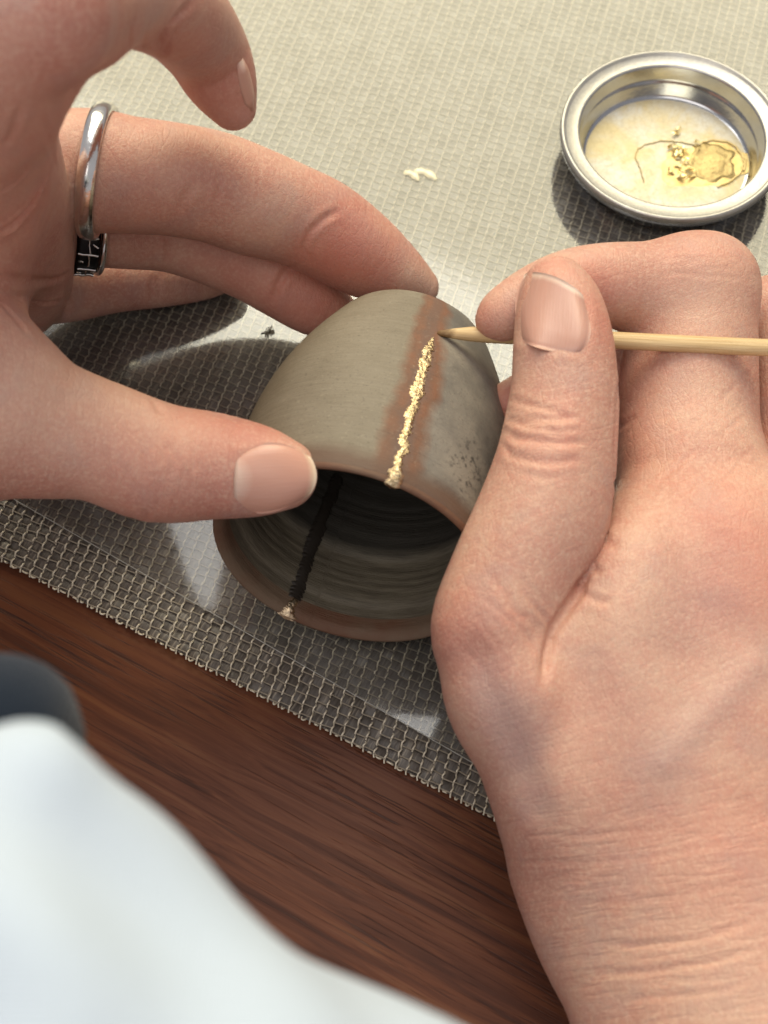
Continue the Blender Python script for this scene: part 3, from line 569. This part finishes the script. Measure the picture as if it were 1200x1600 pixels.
def nail(sc, name, mat, parent, base, tip, left, right, lift=.00028, edge_over=.0, bow=.0, nu=22, nv=17):
    """curved plate: base/tip/left/right are pixel polylines (proximal, distal, and the two sides from base to tip)"""
    def pl(px, t):
        p = np.array(px, float); c = np.r_[0, np.cumsum(np.linalg.norm(np.diff(p, axis=0), axis=1))]; c /= c[-1]; return np.array([np.interp(t, c, p[:, 0]), np.interp(t, c, p[:, 1])])
    top, uv, ok = [], [], True; S_ = np.linspace(0, 1, nu); T_ = np.linspace(0, 1, nv); G = np.full((nu, nv, 3), np.nan); NN = np.zeros((nu, nv, 3))
    for i, u in enumerate(S_):
        for j, w0 in enumerate(T_):
            w = .5+(w0-.5)*(1-.20*max(0., (u-.80)/.20)**2.2-.12*max(0., (.18-u)/.18)**2)
            q = (1-u)*pl(base, w)+u*pl(tip, w)+(1-w)*pl(left, u)+w*pl(right, u)-((1-u)*(1-w)*np.array(base[0])+(1-u)*w*np.array(base[-1])+u*(1-w)*np.array(tip[0])+u*w*np.array(tip[-1]))
            h = sc.hit(*q)
            if h is not None: G[i, j], NN[i, j] = h
    m = np.isfinite(G[..., 0]); A = np.stack(np.meshgrid(S_, T_, indexing='ij'), -1)
    B = lambda u, w: np.stack([np.ones_like(u), u, w, u*u, u*w, w*w, u**3, w**3, u*u*w, u*w*w, w**4], -1)
    co = np.linalg.lstsq(B(A[m][:, 0], A[m][:, 1]), G[m], rcond=None)[0]; fit = B(A[..., 0], A[..., 1])@co
    nm = NN[m].mean(0); nm /= np.linalg.norm(nm); du, dv = np.gradient(fit, axis=0), np.gradient(fit, axis=1); nn = np.cross(du, dv); nn /= np.linalg.norm(nn, axis=2)[..., None]; nn *= np.sign((nn*nm).sum(-1))[..., None]
    e = np.minimum(np.minimum(A[..., 1], 1-A[..., 1])*6, A[..., 0]*4).clip(0, 1); z = -.00012+(lift+.00012)*e**.35
    top = fit+nn*z[..., None]; low = fit+nn*(-.0006)
    N = nu*nv; idx = np.arange(N).reshape(nu, nv); f = np.stack([idx[:-1, :-1], idx[1:, :-1], idx[1:, 1:], idx[:-1, 1:]], -1).reshape(-1, 4)
    flip = (np.cross(du, dv)*nn).sum() < 0
    if flip: f = f[:, ::-1]
    rim = np.concatenate([idx[0, :], idx[1:, -1], idx[-1, -2::-1], idx[-2:0:-1, 0]]); f2 = [[rim[k], rim[(k+1) % len(rim)], rim[(k+1) % len(rim)]+N, rim[k]+N] for k in range(len(rim))]
    o = mesh_obj(name, np.concatenate([top.reshape(-1, 3), low.reshape(-1, 3)]), f.tolist()+[[int(x) for x in q] for q in f2], mat, parent)
    uvl = o.data.uv_layers.new(name='UVMap'); li = np.zeros(len(o.data.loops), np.int32); o.data.loops.foreach_get('vertex_index', li); uvs = A.reshape(-1, 2)[li % N]; uvl.data.foreach_set('uv', uvs.ravel().astype(np.float32)); return o
# ---------------------------------------------------------------- the person: hands and sleeves
person = empty('person', (0, -.12, 0)); tag(person, 'person in white sleeves holding a cup in one hand and a skewer in the other', 'person')
VOX = .00052
skinL = m_skin('skin_holding_hand', (.60, .338, .25), (.485, .212, .158)); skinR = m_skin('skin_drawing_hand', (.585, .345, .253), (.475, .232, .172))
nailL = m_nail('nail_pink', (.60, .31, .225), (.72, .54, .38), .8); nailR = m_nail('nail_rose', (.50, .265, .20), (.74, .56, .44), .0)
# ---- left hand
Lc = dict(
 thumb=[(-120, 640, .221, 165), (-20, 642, .223, 138), (60, 668, .225, 112), (150, 688, .227, 96), (245, 722, .2285, 94), (330, 728, .2285, 84), (395, 735, .2275, 73), (441, 741, .2265, 56)],
 index=[(60, 10, .182, 128), (140, -12, .193, 92), (210, -10, .207, 84), (275, 20, .222, 77), (318, 70, .237, 67), (342, 118, .242, 58), (364, 166, .245, 37)],
 middle=[(20, 275, .250, 96), (90, 268, .252, 95), (150, 268, .2535, 95), (200, 274, .255, 90), (262, 280, .258, 87), (330, 292, .262, 86), (395, 315, .266, 84), (455, 335, .270, 78), (505, 358, .2735, 76), (560, 393, .277, 68), (610, 425, .280, 53), (652, 449, .283, 34)],
 ring=[(30, 350, .266, 70), (110, 350, .272, 66), (200, 360, .277, 60), (265, 365, .280, 60), (330, 382, .282, 63), (395, 410, .284, 62), (440, 437, .285, 60), (490, 472, .287, 52), (525, 492, .289, 36)],
 pinky=[(20, 450, .284, 60), (100, 447, .2915, 57), (180, 438, .296, 50), (250, 434, .298, 46), (310, 428, .300, 42), (350, 426, .301, 30)],
 palm=[(-20, 190, .224, 90), (22, 240, .232, 68), (42, 310, .244, 66), (52, 380, .258, 62), (54, 440, .273, 57), (34, 486, .285, 46)],
 palmb=[(-60, 60, .186, 170), (-90, 230, .214, 170), (-120, 420, .246, 165), (-150, 590, .230, 175)],
 web=[(-30, 120, .192, 110), (20, 105, .193, 72), (70, 92, .196, 56), (120, 45, .195, 62)],
 heel=[(-150, 590, .228, 180), (-330, 620, .224, 230), (-560, 760, .212, 260), (-820, 980, .195, 300)])
Lw = {k: px_chain(v) for k, v in Lc.items()}
lo, hi = bounds([Lw[k] for k in Lw if k != 'heel']+[Lw['heel'][:3]]); lo[0] = max(lo[0], -.125)
fld = Field(lo, hi, VOX)
for k in ('palmb', 'heel'): fld.join(fld.chain(Lw[k]), .012)
fld.join(fld.chain(Lw['palm']), .008)
fld.join(fld.chain(Lw['index']), .004, .0008, Lw['index'][0][:3], .012)
fld.join(fld.chain(Lw['web']), .006)
fld.join(fld.chain(Lw['middle'], flat=None), .0012, .0006, Lw['middle'][0][:3], .012)
fld.join(fld.chain(Lw['ring']), .0012, .0006, Lw['ring'][0][:3], .012)
fld.join(fld.chain(Lw['pinky']), .004, .0006, np.array(P(70, 460, .275)), .014)
fld.join(fld.chain(Lw['thumb']), .009, .0008, np.array(Lw['thumb'][0][:3]), .030)
LH = Sculpt(*fld.mesh())
print('left hand verts', len(LH.V))
# knuckle swellings, hollows, pads
for px, w, a in (((245, 735), .008, .0005), ((190, 630), .007, -.0004), ((330, 660), .006, -.0004), ((60, 560), .01, .0006), ((270, 245), .007, .0005), ((330, 330), .005, -.0003), ((410, 300), .008, .0004), ((300, 25), .004, .0004), ((250, 60), .0035, -.0005), ((560, 385), .006, .0004), ((240, 320), .006, .0003), ((30, 400), .008, .0005), ((20, 260), .008, .0005)):
    LH.blob([px], w, a)
# nail bed walls on the thumb
LH.blob([(372, 702), (366, 740), (366, 788), (372, 803)], .0010, .00018); LH.blob([(372, 702), (420, 690), (455, 693)], .0009, .00016)
LH.blob([(405, 745), (460, 743)], .0036, -.0006)
LH.apply()
for px, w, dp in (
    # thumb joint
    ([(262, 690), (259, 712), (264, 735), (266, 752)], .0006, .00032), ([(270, 700), (276, 720), (272, 738)], .0005, .00026), ([(228, 700), (226, 722), (228, 745)], .0005, .00024), ([(200, 725), (198, 750)], .0004, .0002),
    ([(290, 735), (296, 752), (297, 768)], .0005, .00022), ([(224, 795), (229, 806), (226, 815)], .0006, .0003), ([(228, 742), (246, 741), (262, 738)], .0004, .00018), ([(166, 700), (170, 740), (172, 770)], .0005, .00018), ([(185, 710), (188, 745)], .0004, .00018), ([(310, 708), (314, 740), (316, 775)], .0004, .00014),
    ([(238, 622), (246, 634), (252, 646)], .0006, .0003),
    # middle finger creases
    ([(342, 268), (344, 290), (338, 318)], .0005, .0003), ([(300, 290), (285, 315), (282, 332)], .0008, .0003), ([(478, 412), (474, 388), (484, 362), (505, 342), (532, 328)], .0006, .00042), ([(490, 414), (487, 395), (496, 372)], .0005, .0002), ([(462, 408), (461, 385), (470, 360)], .0005, .00018),
    ([(428, 470), (434, 445), (446, 425), (462, 414)], .0007, .0005), ([(262, 372), (264, 395), (258, 408)], .0005, .0003),
    # index
    ([(250, 88), (252, 66), (264, 42), (284, 18), (300, 4)], .0007, .00055), ([(258, 92), (262, 70), (276, 46)], .0005, .0003), ([(202, 78), (204, 50), (212, 20)], .0005, .0003), ([(224, 84), (226, 60), (234, 30)], .0004, .0002),
    # palm lines
    ([(-5, 366), (20, 352), (48, 322), (66, 290), (80, 262)], .0008, .0006), ([(-5, 300), (20, 285), (44, 258)], .0006, .0003), ([(0, 430), (40, 440), (85, 438), (110, 428)], .0008, .0005), ([(0, 452), (30, 466), (70, 474), (100, 470)], .0006, .0004), ([(100, 500), (104, 470), (108, 440)], .0008, .0005), ([(0, 475), (22, 500), (42, 530)], .0006, .0003),
    ([(62, 170), (70, 200), (84, 240), (90, 270)], .0005, .00025), ([(30, 170), (22, 200), (8, 226)], .0006, .0003), ([(250, 425), (246, 445), (248, 468)], .0005, .0003), ([(240, 428), (236, 448), (238, 470)], .0005, .0003)):
    LH.crease(px, w, dp)
r_ = np.random.default_rng(3)
for k in range(26):                        # fine lines over the thumb joint
    x = 160+r_.random()*170; y = 690+r_.random()*90; L = 10+r_.random()*22; LH.crease([(x, y), (x+r_.normal(0, 3), y+L/2), (x+r_.normal(0, 3), y+L)], .00035, .00010+.0001*r_.random(), .3, .06)
for px, w, rd, pl in (([(240, 735)], .010, .35, 0), ([(300, 650), (420, 680)], .005, .4, 0), ([(470, 740)], .005, .0, .5), ([(60, 600), (160, 640)], .012, 0, .5), ([(330, 150), (362, 170)], .008, .6, 0), ([(290, 70)], .008, .4, 0), ([(560, 400), (620, 440)], .009, .55, 0), ([(500, 420), (480, 490)], .009, .7, 0),
    ([(40, 330)], .012, .35, 0), ([(60, 180)], .012, .45, 0), ([(30, 210), (20, 300)], .008, 0, .25), ([(250, 330)], .010, .25, 0), ([(410, 330)], .006, 0, .3), ([(640, 432), (680, 455)], .003, -.6, .7), ([(230, 250)], .010, 0, .25), ([(380, 430)], .010, .4, 0)):
    LH.blob(px, w, 0, rd, pl)
LH.apply()
def flow_left(x, y):
    m = np.exp(-((x-250)/95)**2-((y-740)/90)**2)*.55+.12
    return (x+.06*(y-740))/11., y/70., m
LH.flow(flow_left)
left_hand = child(LH.build('hand', skinL, None), person); left_hand['label'] = 'hand wearing two rings, pinching the cup between thumb and fingers'
n1 = nail(LH, 'thumbnail', nailL, None, [(374, 702), (369, 722), (366, 750), (366, 778), (370, 803)], [(476, 703), (489, 722), (493, 744), (489, 765), (474, 783)], [(374, 702), (400, 693), (440, 692), (476, 703)], [(370, 803), (400, 805), (440, 798), (474, 783)], .00025)
child(n1, person); n1.parent = left_hand; n1.matrix_parent_inverse = Matrix()
def edge_nail(name, px, hand, w=.0016, th=.00035, mat=nailL, sc=None):
    """a nail seen edge on: a curved strip standing on the fingertip"""
    H = [sc.hit(*p) for p in px]; H = [h for h in H if h]
    p = np.array([h[0] for h in H]); n = np.array([h[1] for h in H]); d = np.gradient(p, axis=0); d /= np.linalg.norm(d, axis=1)[:, None]; s = np.cross(d, n)
    m = 9; a = np.linspace(-1, 1, m); v = []
    env = np.sqrt(np.clip(1-np.linspace(-.9, 1, len(p))**4, .05, 1))
    for i in range(len(p)): v.append(p[i]+(a*w*env[i])[:, None]*s[i]+((.00012-.0004*a**2))[:, None]*n[i])
    v = np.concatenate(v); i = np.arange(len(p)*m).reshape(len(p), m); N = len(v); f = np.stack([i[:-1, :-1], i[1:, :-1], i[1:, 1:], i[:-1, 1:]], -1).reshape(-1, 4)
    o = mesh_obj(name, v, f, mat); md = o.modifiers.new('thickness', 'SOLIDIFY'); md.thickness = th; md.offset = 0
    uvl = o.data.uv_layers.new(name='UVMap'); li = np.zeros(len(o.data.loops), np.int32); o.data.loops.foreach_get('vertex_index', li); uv = np.stack([li//m/max(1, len(p)-1)*.9, (li % m)/(m-1)], -1); uvl.data.foreach_set('uv', uv.ravel().astype(np.float32)); o.parent = hand; return o
edge_nail('fingernail', [(376, 95), (381, 115), (386, 135), (391, 155), (394, 172)], left_hand, .0014, sc=LH).matrix_parent_inverse = Matrix()
# ---- rings on the left hand
def ring_band(name, c, axis, up, R, sec, mat, n=96, wob=0., parent=None):
    """sec: closed cross-section of (along, out) pairs"""
    axis = np.array(axis)/np.linalg.norm(axis); up = np.array(up)-axis*np.dot(up, axis); up /= np.linalg.norm(up); s = np.cross(axis, up); a = np.arange(n)/n*2*np.pi; sec = np.array(sec); k = len(sec)
    rad = R*(1+wob*np.sin(3*a+1)+wob*np.sin(7*a)); ax_off = wob*R*1.2*np.sin(2*a)
    X = c+(ax_off[:, None]+sec[:, 0])[..., None]*axis+(rad[:, None]+sec[:, 1])[..., None]*(np.cos(a)[:, None, None]*up+np.sin(a)[:, None, None]*s)
    i = np.arange(n*k).reshape(n, k); i2 = np.roll(i, -1, 0); j, j2 = np.roll(i, -1, 1), np.roll(i2, -1, 1)
    return mesh_obj(name, X.reshape(-1, 3), np.stack([i, i2, j2, j], -1).reshape(-1, 4), mat, parent)
silver = m_metal('polished_silver', (.82, .80, .77), .12, .35, 230., (.66, .64, .60))
mA, mB = P(135, 264, .2532), P(170, 272, .2542)
ax1 = mB-mA; ax1 = ax1/np.linalg.norm(ax1)+np.array([0, 0, 0.])
c1 = P(151, 268, .2535); R1 = 95*.2535/F-.0003
sec = [(math.cos(t)*.0018, .0007+math.sin(t)*.0011) for t in np.linspace(0, 2*np.pi, 14, endpoint=False)]
TILT = np.array([.0, 0, 0])
rg = ring_band('silver_ring', c1, ax1+FW*(-.17), -FW, R1, sec, silver, wob=.008); tag(rg, 'plain polished silver band ring, the upper of two rings on the holding hand', 'ring')
c2 = P(129, 352, .2732); R2 = 66*.2732/F
ax2 = P(170, 354, .2745)-P(110, 352, .2720)
dark = m_metal('blackened_silver', (.030, .029, .030), .34, .2, 900.)
sec2 = [(-.0022, 0), (-.0022, .0009), (-.0014, .0011), (.0014, .0011), (.0022, .0009), (.0022, 0)]
r2 = empty('engraved_ring', c2); tag(r2, 'wide blackened silver ring with raised bars, the lower of two rings on the holding hand', 'ring')
b2 = child(ring_band('band', c2, ax2, -FW, R2, sec2, dark), r2)
b3 = child(ring_band('edge_band', c2+ax2/np.linalg.norm(ax2)*.0029, ax2, -FW, R2, [(-.0005, 0), (-.0005, .0012), (0, .0015), (.0005, .0012), (.0005, 0)], silver, wob=.004), r2)
aa = ax2/np.linalg.norm(ax2); up2 = -FW-aa*np.dot(-FW, aa); up2 /= np.linalg.norm(up2); sd2 = np.cross(aa, up2)
def bar(t0, x0, t1, x1, w=.00014):
    w *= 1.9
    tt = np.linspace(0, 1, 6); t = t0+(t1-t0)*tt; x = x0+(x1-x0)*tt
    p = c2+x[:, None]*aa+(R2+.00122)*(np.cos(t)[:, None]*up2+np.sin(t)[:, None]*sd2); p += rng.normal(0, .00008, p.shape); d = np.gradient(p, axis=0); d /= np.linalg.norm(d, axis=1)[:, None]
    s = np.cross(d, up2); s /= np.linalg.norm(s, axis=1)[:, None]; ww = np.cross(s, d); k = 5; a = np.arange(k)*2*np.pi/k
    X = p[:, None]+w*(np.cos(a)[None, :, None]*s[:, None]+np.sin(a)[None, :, None]*ww[:, None]); i = np.arange(6*k).reshape(6, k); i2 = np.roll(i, -1, 1)
    child(mesh_obj('raised_bar', X.reshape(-1, 3), np.stack([i[:-1], i2[:-1], i2[1:], i[1:]], -1).reshape(-1, 4), silver), r2)
for t in np.arange(0, 2*np.pi, .42):
    t += rng.normal(0, .03); bar(t, -.0019, t+.03, rng.choice([.0001, .0017, .0019]), .00017); bar(t+.05, .0001, t+.36, .0002+rng.normal(0, .0001), .00011)
    if rng.random() < .7: bar(t+.18, -.0018, t+.22, -.0008, .00012)
    if rng.random() < .6: bar(t+.15, .0007, t+.22, .0017, .00012)
# ---- right hand
Rc = dict(
 thumb=[(790, 1040, .2265, 98), (778, 980, .227, 102), (805, 900, .228, 103), (842, 815, .2295, 102), (866, 730, .231, 94), (877, 660, .2325, 88), (882, 600, .234, 83), (880, 535, .236, 78), (875, 485, .238, 68), (869, 452, .2395, 52)],
 thumbm=[(783, 985, .2268, 98), (798, 1060, .226, 102), (840, 1140, .226, 112), (900, 1230, .2255, 130), (960, 1330, .2245, 150)],
 index=[(1130, 960, .240, 150), (1100, 850, .245, 138), (1085, 760, .249, 124), (1075, 680, .253, 112), (1076, 600, .256, 107), (1082, 520, .258, 100), (1084, 466, .2585, 94), (1078, 440, .2585, 72)],
 indext=[(1112, 440, .2585, 70), (1080, 444, .2575, 70), (1010, 448, .2555, 70), (945, 446, .253, 66), (890, 452, .251, 62), (840, 468, .249, 55), (795, 490, .2475, 46), (775, 500, .247, 33)],
 middle=[(1250, 940, .246, 140), (1262, 800, .254, 105), (1262, 640, .262, 90), (1240, 520, .267, 80), (1190, 500, .269, 66), (1080, 540, .270, 60), (950, 590, .265, 58), (850, 622, .259, 54), (798, 634, .2555, 40)],
 back1=[(1125, 910, .2385, 165), (1080, 1040, .2315, 175), (1050, 1180, .2315, 180), (1060, 1340, .2275, 190)],
 back2=[(1260, 880, .246, 165), (1220, 1040, .239, 180), (1180, 1180, .2335, 190), (1150, 1340, .2275, 200)],
 back3=[(1420, 950, .256, 150), (1380, 1080, .249, 175), (1300, 1220, .241, 190), (1230, 1360, .230, 200)],
 pinkies=[(1430, 900, .262, 95), (1440, 760, .270, 82), (1380, 660, .277, 70), (1260, 660, .279, 60), (1120, 690, .279, 45)],
 web=[(1030, 790, .2440, 66), (996, 872, .2335, 75), (972, 950, .2270, 83), (952, 1015, .2258, 90), (955, 1090, .2275, 105)],
 wrist=[(1060, 1300, .2265, 270), (1095, 1400, .2235, 268), (1130, 1480, .2200, 266), (1170, 1570, .2165, 276), (1220, 1680, .2120, 295), (1300, 1900, .203, 330), (1400, 2200, .190, 370)])
Rw = {k: px_chain(v) for k, v in Rc.items()}
lo, hi = bounds([Rw[k] for k in Rw if k != 'wrist']+[Rw['wrist'][:5]]); hi[0] = min(hi[0], .115); lo[1] = max(lo[1], -.125)
fld = Field(lo, hi, VOX)
fl = -FW
fld.join(fld.chain(Rw['wrist'], flat=(fl, .60), pad=.012), .012)
for k in ('back1', 'back2', 'back3'): fld.join(fld.chain(Rw[k], flat=(fl, .75)), .012)
fld.join(fld.chain(Rw['thumbm'], flat=(fl, .9)), .010, .0015, np.array(P(880, 1180, .226)), .014)
fld.join(fld.chain(Rw['pinkies']), .004, .001, np.array(Rw['pinkies'][0][:3]), .015)
fld.join(fld.chain(Rw['middle']), .005, .0008, np.array(Rw['middle'][0][:3]), .018)
fld.join(fld.chain(Rw['web']), .008)
idx_ = fld.chain(Rw['index']); it_ = fld.chain(Rw['indext']); h = np.maximum(.004-np.abs(idx_-it_), 0)/.004; idx_ = np.minimum(idx_, it_)-h*h*.001
fld.join(idx_, .012, .0008, np.array(Rw['index'][0][:3]), .022)
fld.join(fld.chain(Rw['thumb']), .012, .0007, np.array(P(805, 1140, .222)), .011)
RH = Sculpt(*fld.mesh())
print('right hand verts', len(RH.V))
for px, w, a in (([(845, 690), (880, 690)], .006, .0004), ([(850, 780)], .007, .0003), ([(700, 985)], .008, .0007), ([(1110, 395)], .006, .0006), ([(985, 420)], .006, -.0006), ([(1000, 690)], .006, .0005), ([(985, 840)], .008, .0008), ([(1150, 820)], .008, .0006), ([(1080, 960)], .010, -.0006),
    ([(745, 1020), (775, 1100), (812, 1180), (840, 1260)], .0030, -.0006), ([(785, 1010), (830, 1080)], .006, .0004), ([(1180, 1040), (1090, 1130), (1040, 1190)], .0022, .0004), ([(1140, 1000), (1060, 1090)], .005, -.0004), ([(1000, 1130)], .008, .0005), ([(900, 1250)], .010, .0005), ([(830, 1340)], .008, -.0004), ([(860, 600)], .007, -.0003), ([(1180, 1250), (1000, 1280)], .006, -.0005)):
    RH.blob(px, w, a)
RH.blob([(806, 540), (867, 556), (912, 562), (928, 530), (928, 480)], .0011, .00016)
RH.blob([(862, 515), (865, 465)], .0036, -.0006)
RH.apply()
cr = [([(924, 888), (912, 908), (897, 936), (878, 962), (863, 988), (854, 1022), (847, 1072)], .0008, .0013), ([(968, 575), (964, 640), (960, 700), (958, 760), (948, 830)], .0007, .0005),
    ([(792, 622), (830, 632), (870, 644), (896, 652)], .0006, .00035), ([(796, 654), (815, 660), (850, 655), (880, 655), (904, 652)], .0007, .00045), ([(786, 672), (806, 684), (840, 690), (880, 692), (915, 690)], .0008, .0006), ([(800, 662), (840, 672), (880, 676), (910, 672)], .0006, .0004), ([(784, 690), (800, 712), (836, 722), (872, 724), (908, 716)], .0007, .0005), ([(850, 668), (868, 680), (890, 684)], .0005, .00035), ([(795, 640), (792, 655), (806, 660)], .0005, .0003), ([(815, 740), (850, 748), (885, 745)], .0005, .00018),
    ([(942, 838), (952, 852), (968, 858)], .0008, .0006), ([(903, 912), (916, 930), (940, 940), (960, 938)], .0006, .0003), ([(925, 885), (940, 898)], .0006, .0004), ([(966, 668), (980, 662), (995, 650)], .0006, .0003)]
for k in range(16):                        # stretched skin running into the thumb web
    x0, y0 = 700+r_.random()*120, 890+r_.random()*110; x1, y1 = x0+45+r_.random()*30, y0+60+r_.random()*30; cr.append(([(x0, y0), ((x0+x1)/2+r_.normal(0, 3), (y0+y1)/2-4), (x1, y1)], .00045, .00006+.00008*r_.random()))
for y, dp in ((1290, .00010), (1334, .00012), (1398, .00010), (1462, .00024), (1503, .00030), (1545, .00020)):
    xl = np.interp(y, [1250, 1300, 1350, 1420, 1500, 1600], [800, 800, 815, 860, 880, 930])
    yo = r_.normal(0, 3); cr.append(([(xl+r_.random()*60, y+16+yo), (xl+130, y+13+r_.normal(0, 3)), (xl+230, y+r_.normal(0, 3)), (1192, y-26+yo)], .00042, dp))
for k in range(30):
    x, y = 1010+r_.random()*150, 610+r_.random()*260; L = 20+r_.random()*35; cr.append(([(x, y), (x+L*.5, y-L*.55), (x+L, y-L*.9)], .0004, .00006+.00008*r_.random()))
for k in range(12):
    x, y = 1060+r_.random()*110, 385+r_.random()*55; L = 25+r_.random()*40; cr.append(([(x-L/2, y+r_.normal(0, 2)), (x, y-3), (x+L/2, y+r_.normal(0, 2))], .0004, .00012))
for px, w, dp in cr:
    if 600 < px[0][1] < 730 and px[0][0] < 900: w, dp = w*.8, dp*.7
    RH.crease(px, w, dp, .05 if px[0] == (924, 888) else .3, .18 if dp > .0004 else .08)
for px, w, rd, pl, vn in (([(930, 440)], .006, .6, 0, 0), ([(940, 500)], .006, .7, 0, 0), ([(1120, 400)], .010, .35, 0, 0), ([(985, 600), (990, 720)], .008, .45, 0, 0), ([(1160, 830), (1180, 900)], .010, .6, 0, 0), ([(760, 500)], .006, .4, 0, 0), ([(780, 640)], .006, .9, 0, 0), ([(1100, 470)], .008, 0, .6, 0), ([(1090, 620)], .009, 0, .35, 0), ([(720, 980)], .008, .35, 0, 0), ([(860, 420)], .005, .5, 0, 0), ([(870, 700)], .007, .3, 0, 0), ([(1000, 1100)], .012, 0, .25, .15), ([(760, 1060), (800, 1150), (840, 1250)], .004, 0, 0, .55), ([(1190, 1040), (1090, 1130), (1030, 1190)], .004, 0, 0, .4), ([(1090, 940)], .010, 0, 0, .35), ([(900, 1150)], .012, .25, 0, 0), ([(1150, 1300)], .014, .3, 0, 0), ([(1100, 1550)], .014, 0, .35, 0)):
    RH.blob(px, w, 0, rd, pl, vn)
RH.apply()
def flow_right(x, y):
    sl_ = .13+.30*np.clip((1330-y)/300, 0, .8); w = 1/(1+np.exp(-(y-1270)/45.)); ip = np.exp(-((x-850)/75)**2-((y-685)/60)**2)
    return (y+sl_*(x-950)*(1-ip))/13., x/95., np.clip(.18+.75*w+.5*ip, 0, 1)
RH.flow(flow_right)
right_hand = child(RH.build('hand', skinR, None), person); right_hand['label'] = 'hand gripping the bamboo skewer between thumb and curled forefinger'
n2 = nail(RH, 'thumbnail', nailR, None, [(809, 530), (832, 541), (867, 549), (895, 554), (914, 552)], [(812, 428), (834, 425), (862, 432), (893, 447), (921, 472)], [(809, 530), (805, 500), (805, 460), (812, 428)], [(914, 552), (921, 535), (923, 505), (921, 472)], .00030)
n2.parent = right_hand
# ---- sleeve and dark cloth near the lens
def soft(name, chains, vox, k, mat, flat=None, disp=.0):
    w = [px_chain(c) for c in chains]; lo, hi = bounds(w); lo = np.maximum(lo, [-.2, -.22, -.1]); hi = np.minimum(hi, [.2, .1, .25]); fd = Field(lo, hi, vox)
    for c in w: fd.join(fd.chain(c, pad=.03), k)
    V, Q = fd.mesh(3)
    if disp: n = normals(V, Q); V = V+n*(disp*(np.sin(V[:, 0]*310+np.sin(V[:, 1]*170)*2)*np.sin(V[:, 2]*190+V[:, 1]*120+1)))[:, None]
    return mesh_obj(name, V, Q, mat)
sl = soft('sleeve', [[(-400, 1590, .10, 430), (-50, 1690, .10, 430), (215, 1826, .10, 430), (600, 2055, .10, 430), (900, 2260, .10, 430)], [(72, 1210, .098, 82), (78, 1290, .099, 105), (60, 1430, .10, 150)]], .0016, .012, m_cloth('white_cotton', (.53, .60, .70), (.48, .55, .64)), disp=.0014)
child(sl, person); sl['label'] = 'white fabric sleeve, out of focus close to the camera'
nv = soft('navy_cloth', [[(-32, 1172, .135, 165), (-190, 1300, .135, 240), (-420, 1500, .135, 330)]], .002, .01, m_cloth('navy_cotton', (.006, .011, .022), (.010, .017, .030)), disp=.0006)
tag(nv, 'dark navy cloth blurred at the edge beside the white sleeve', 'cloth')
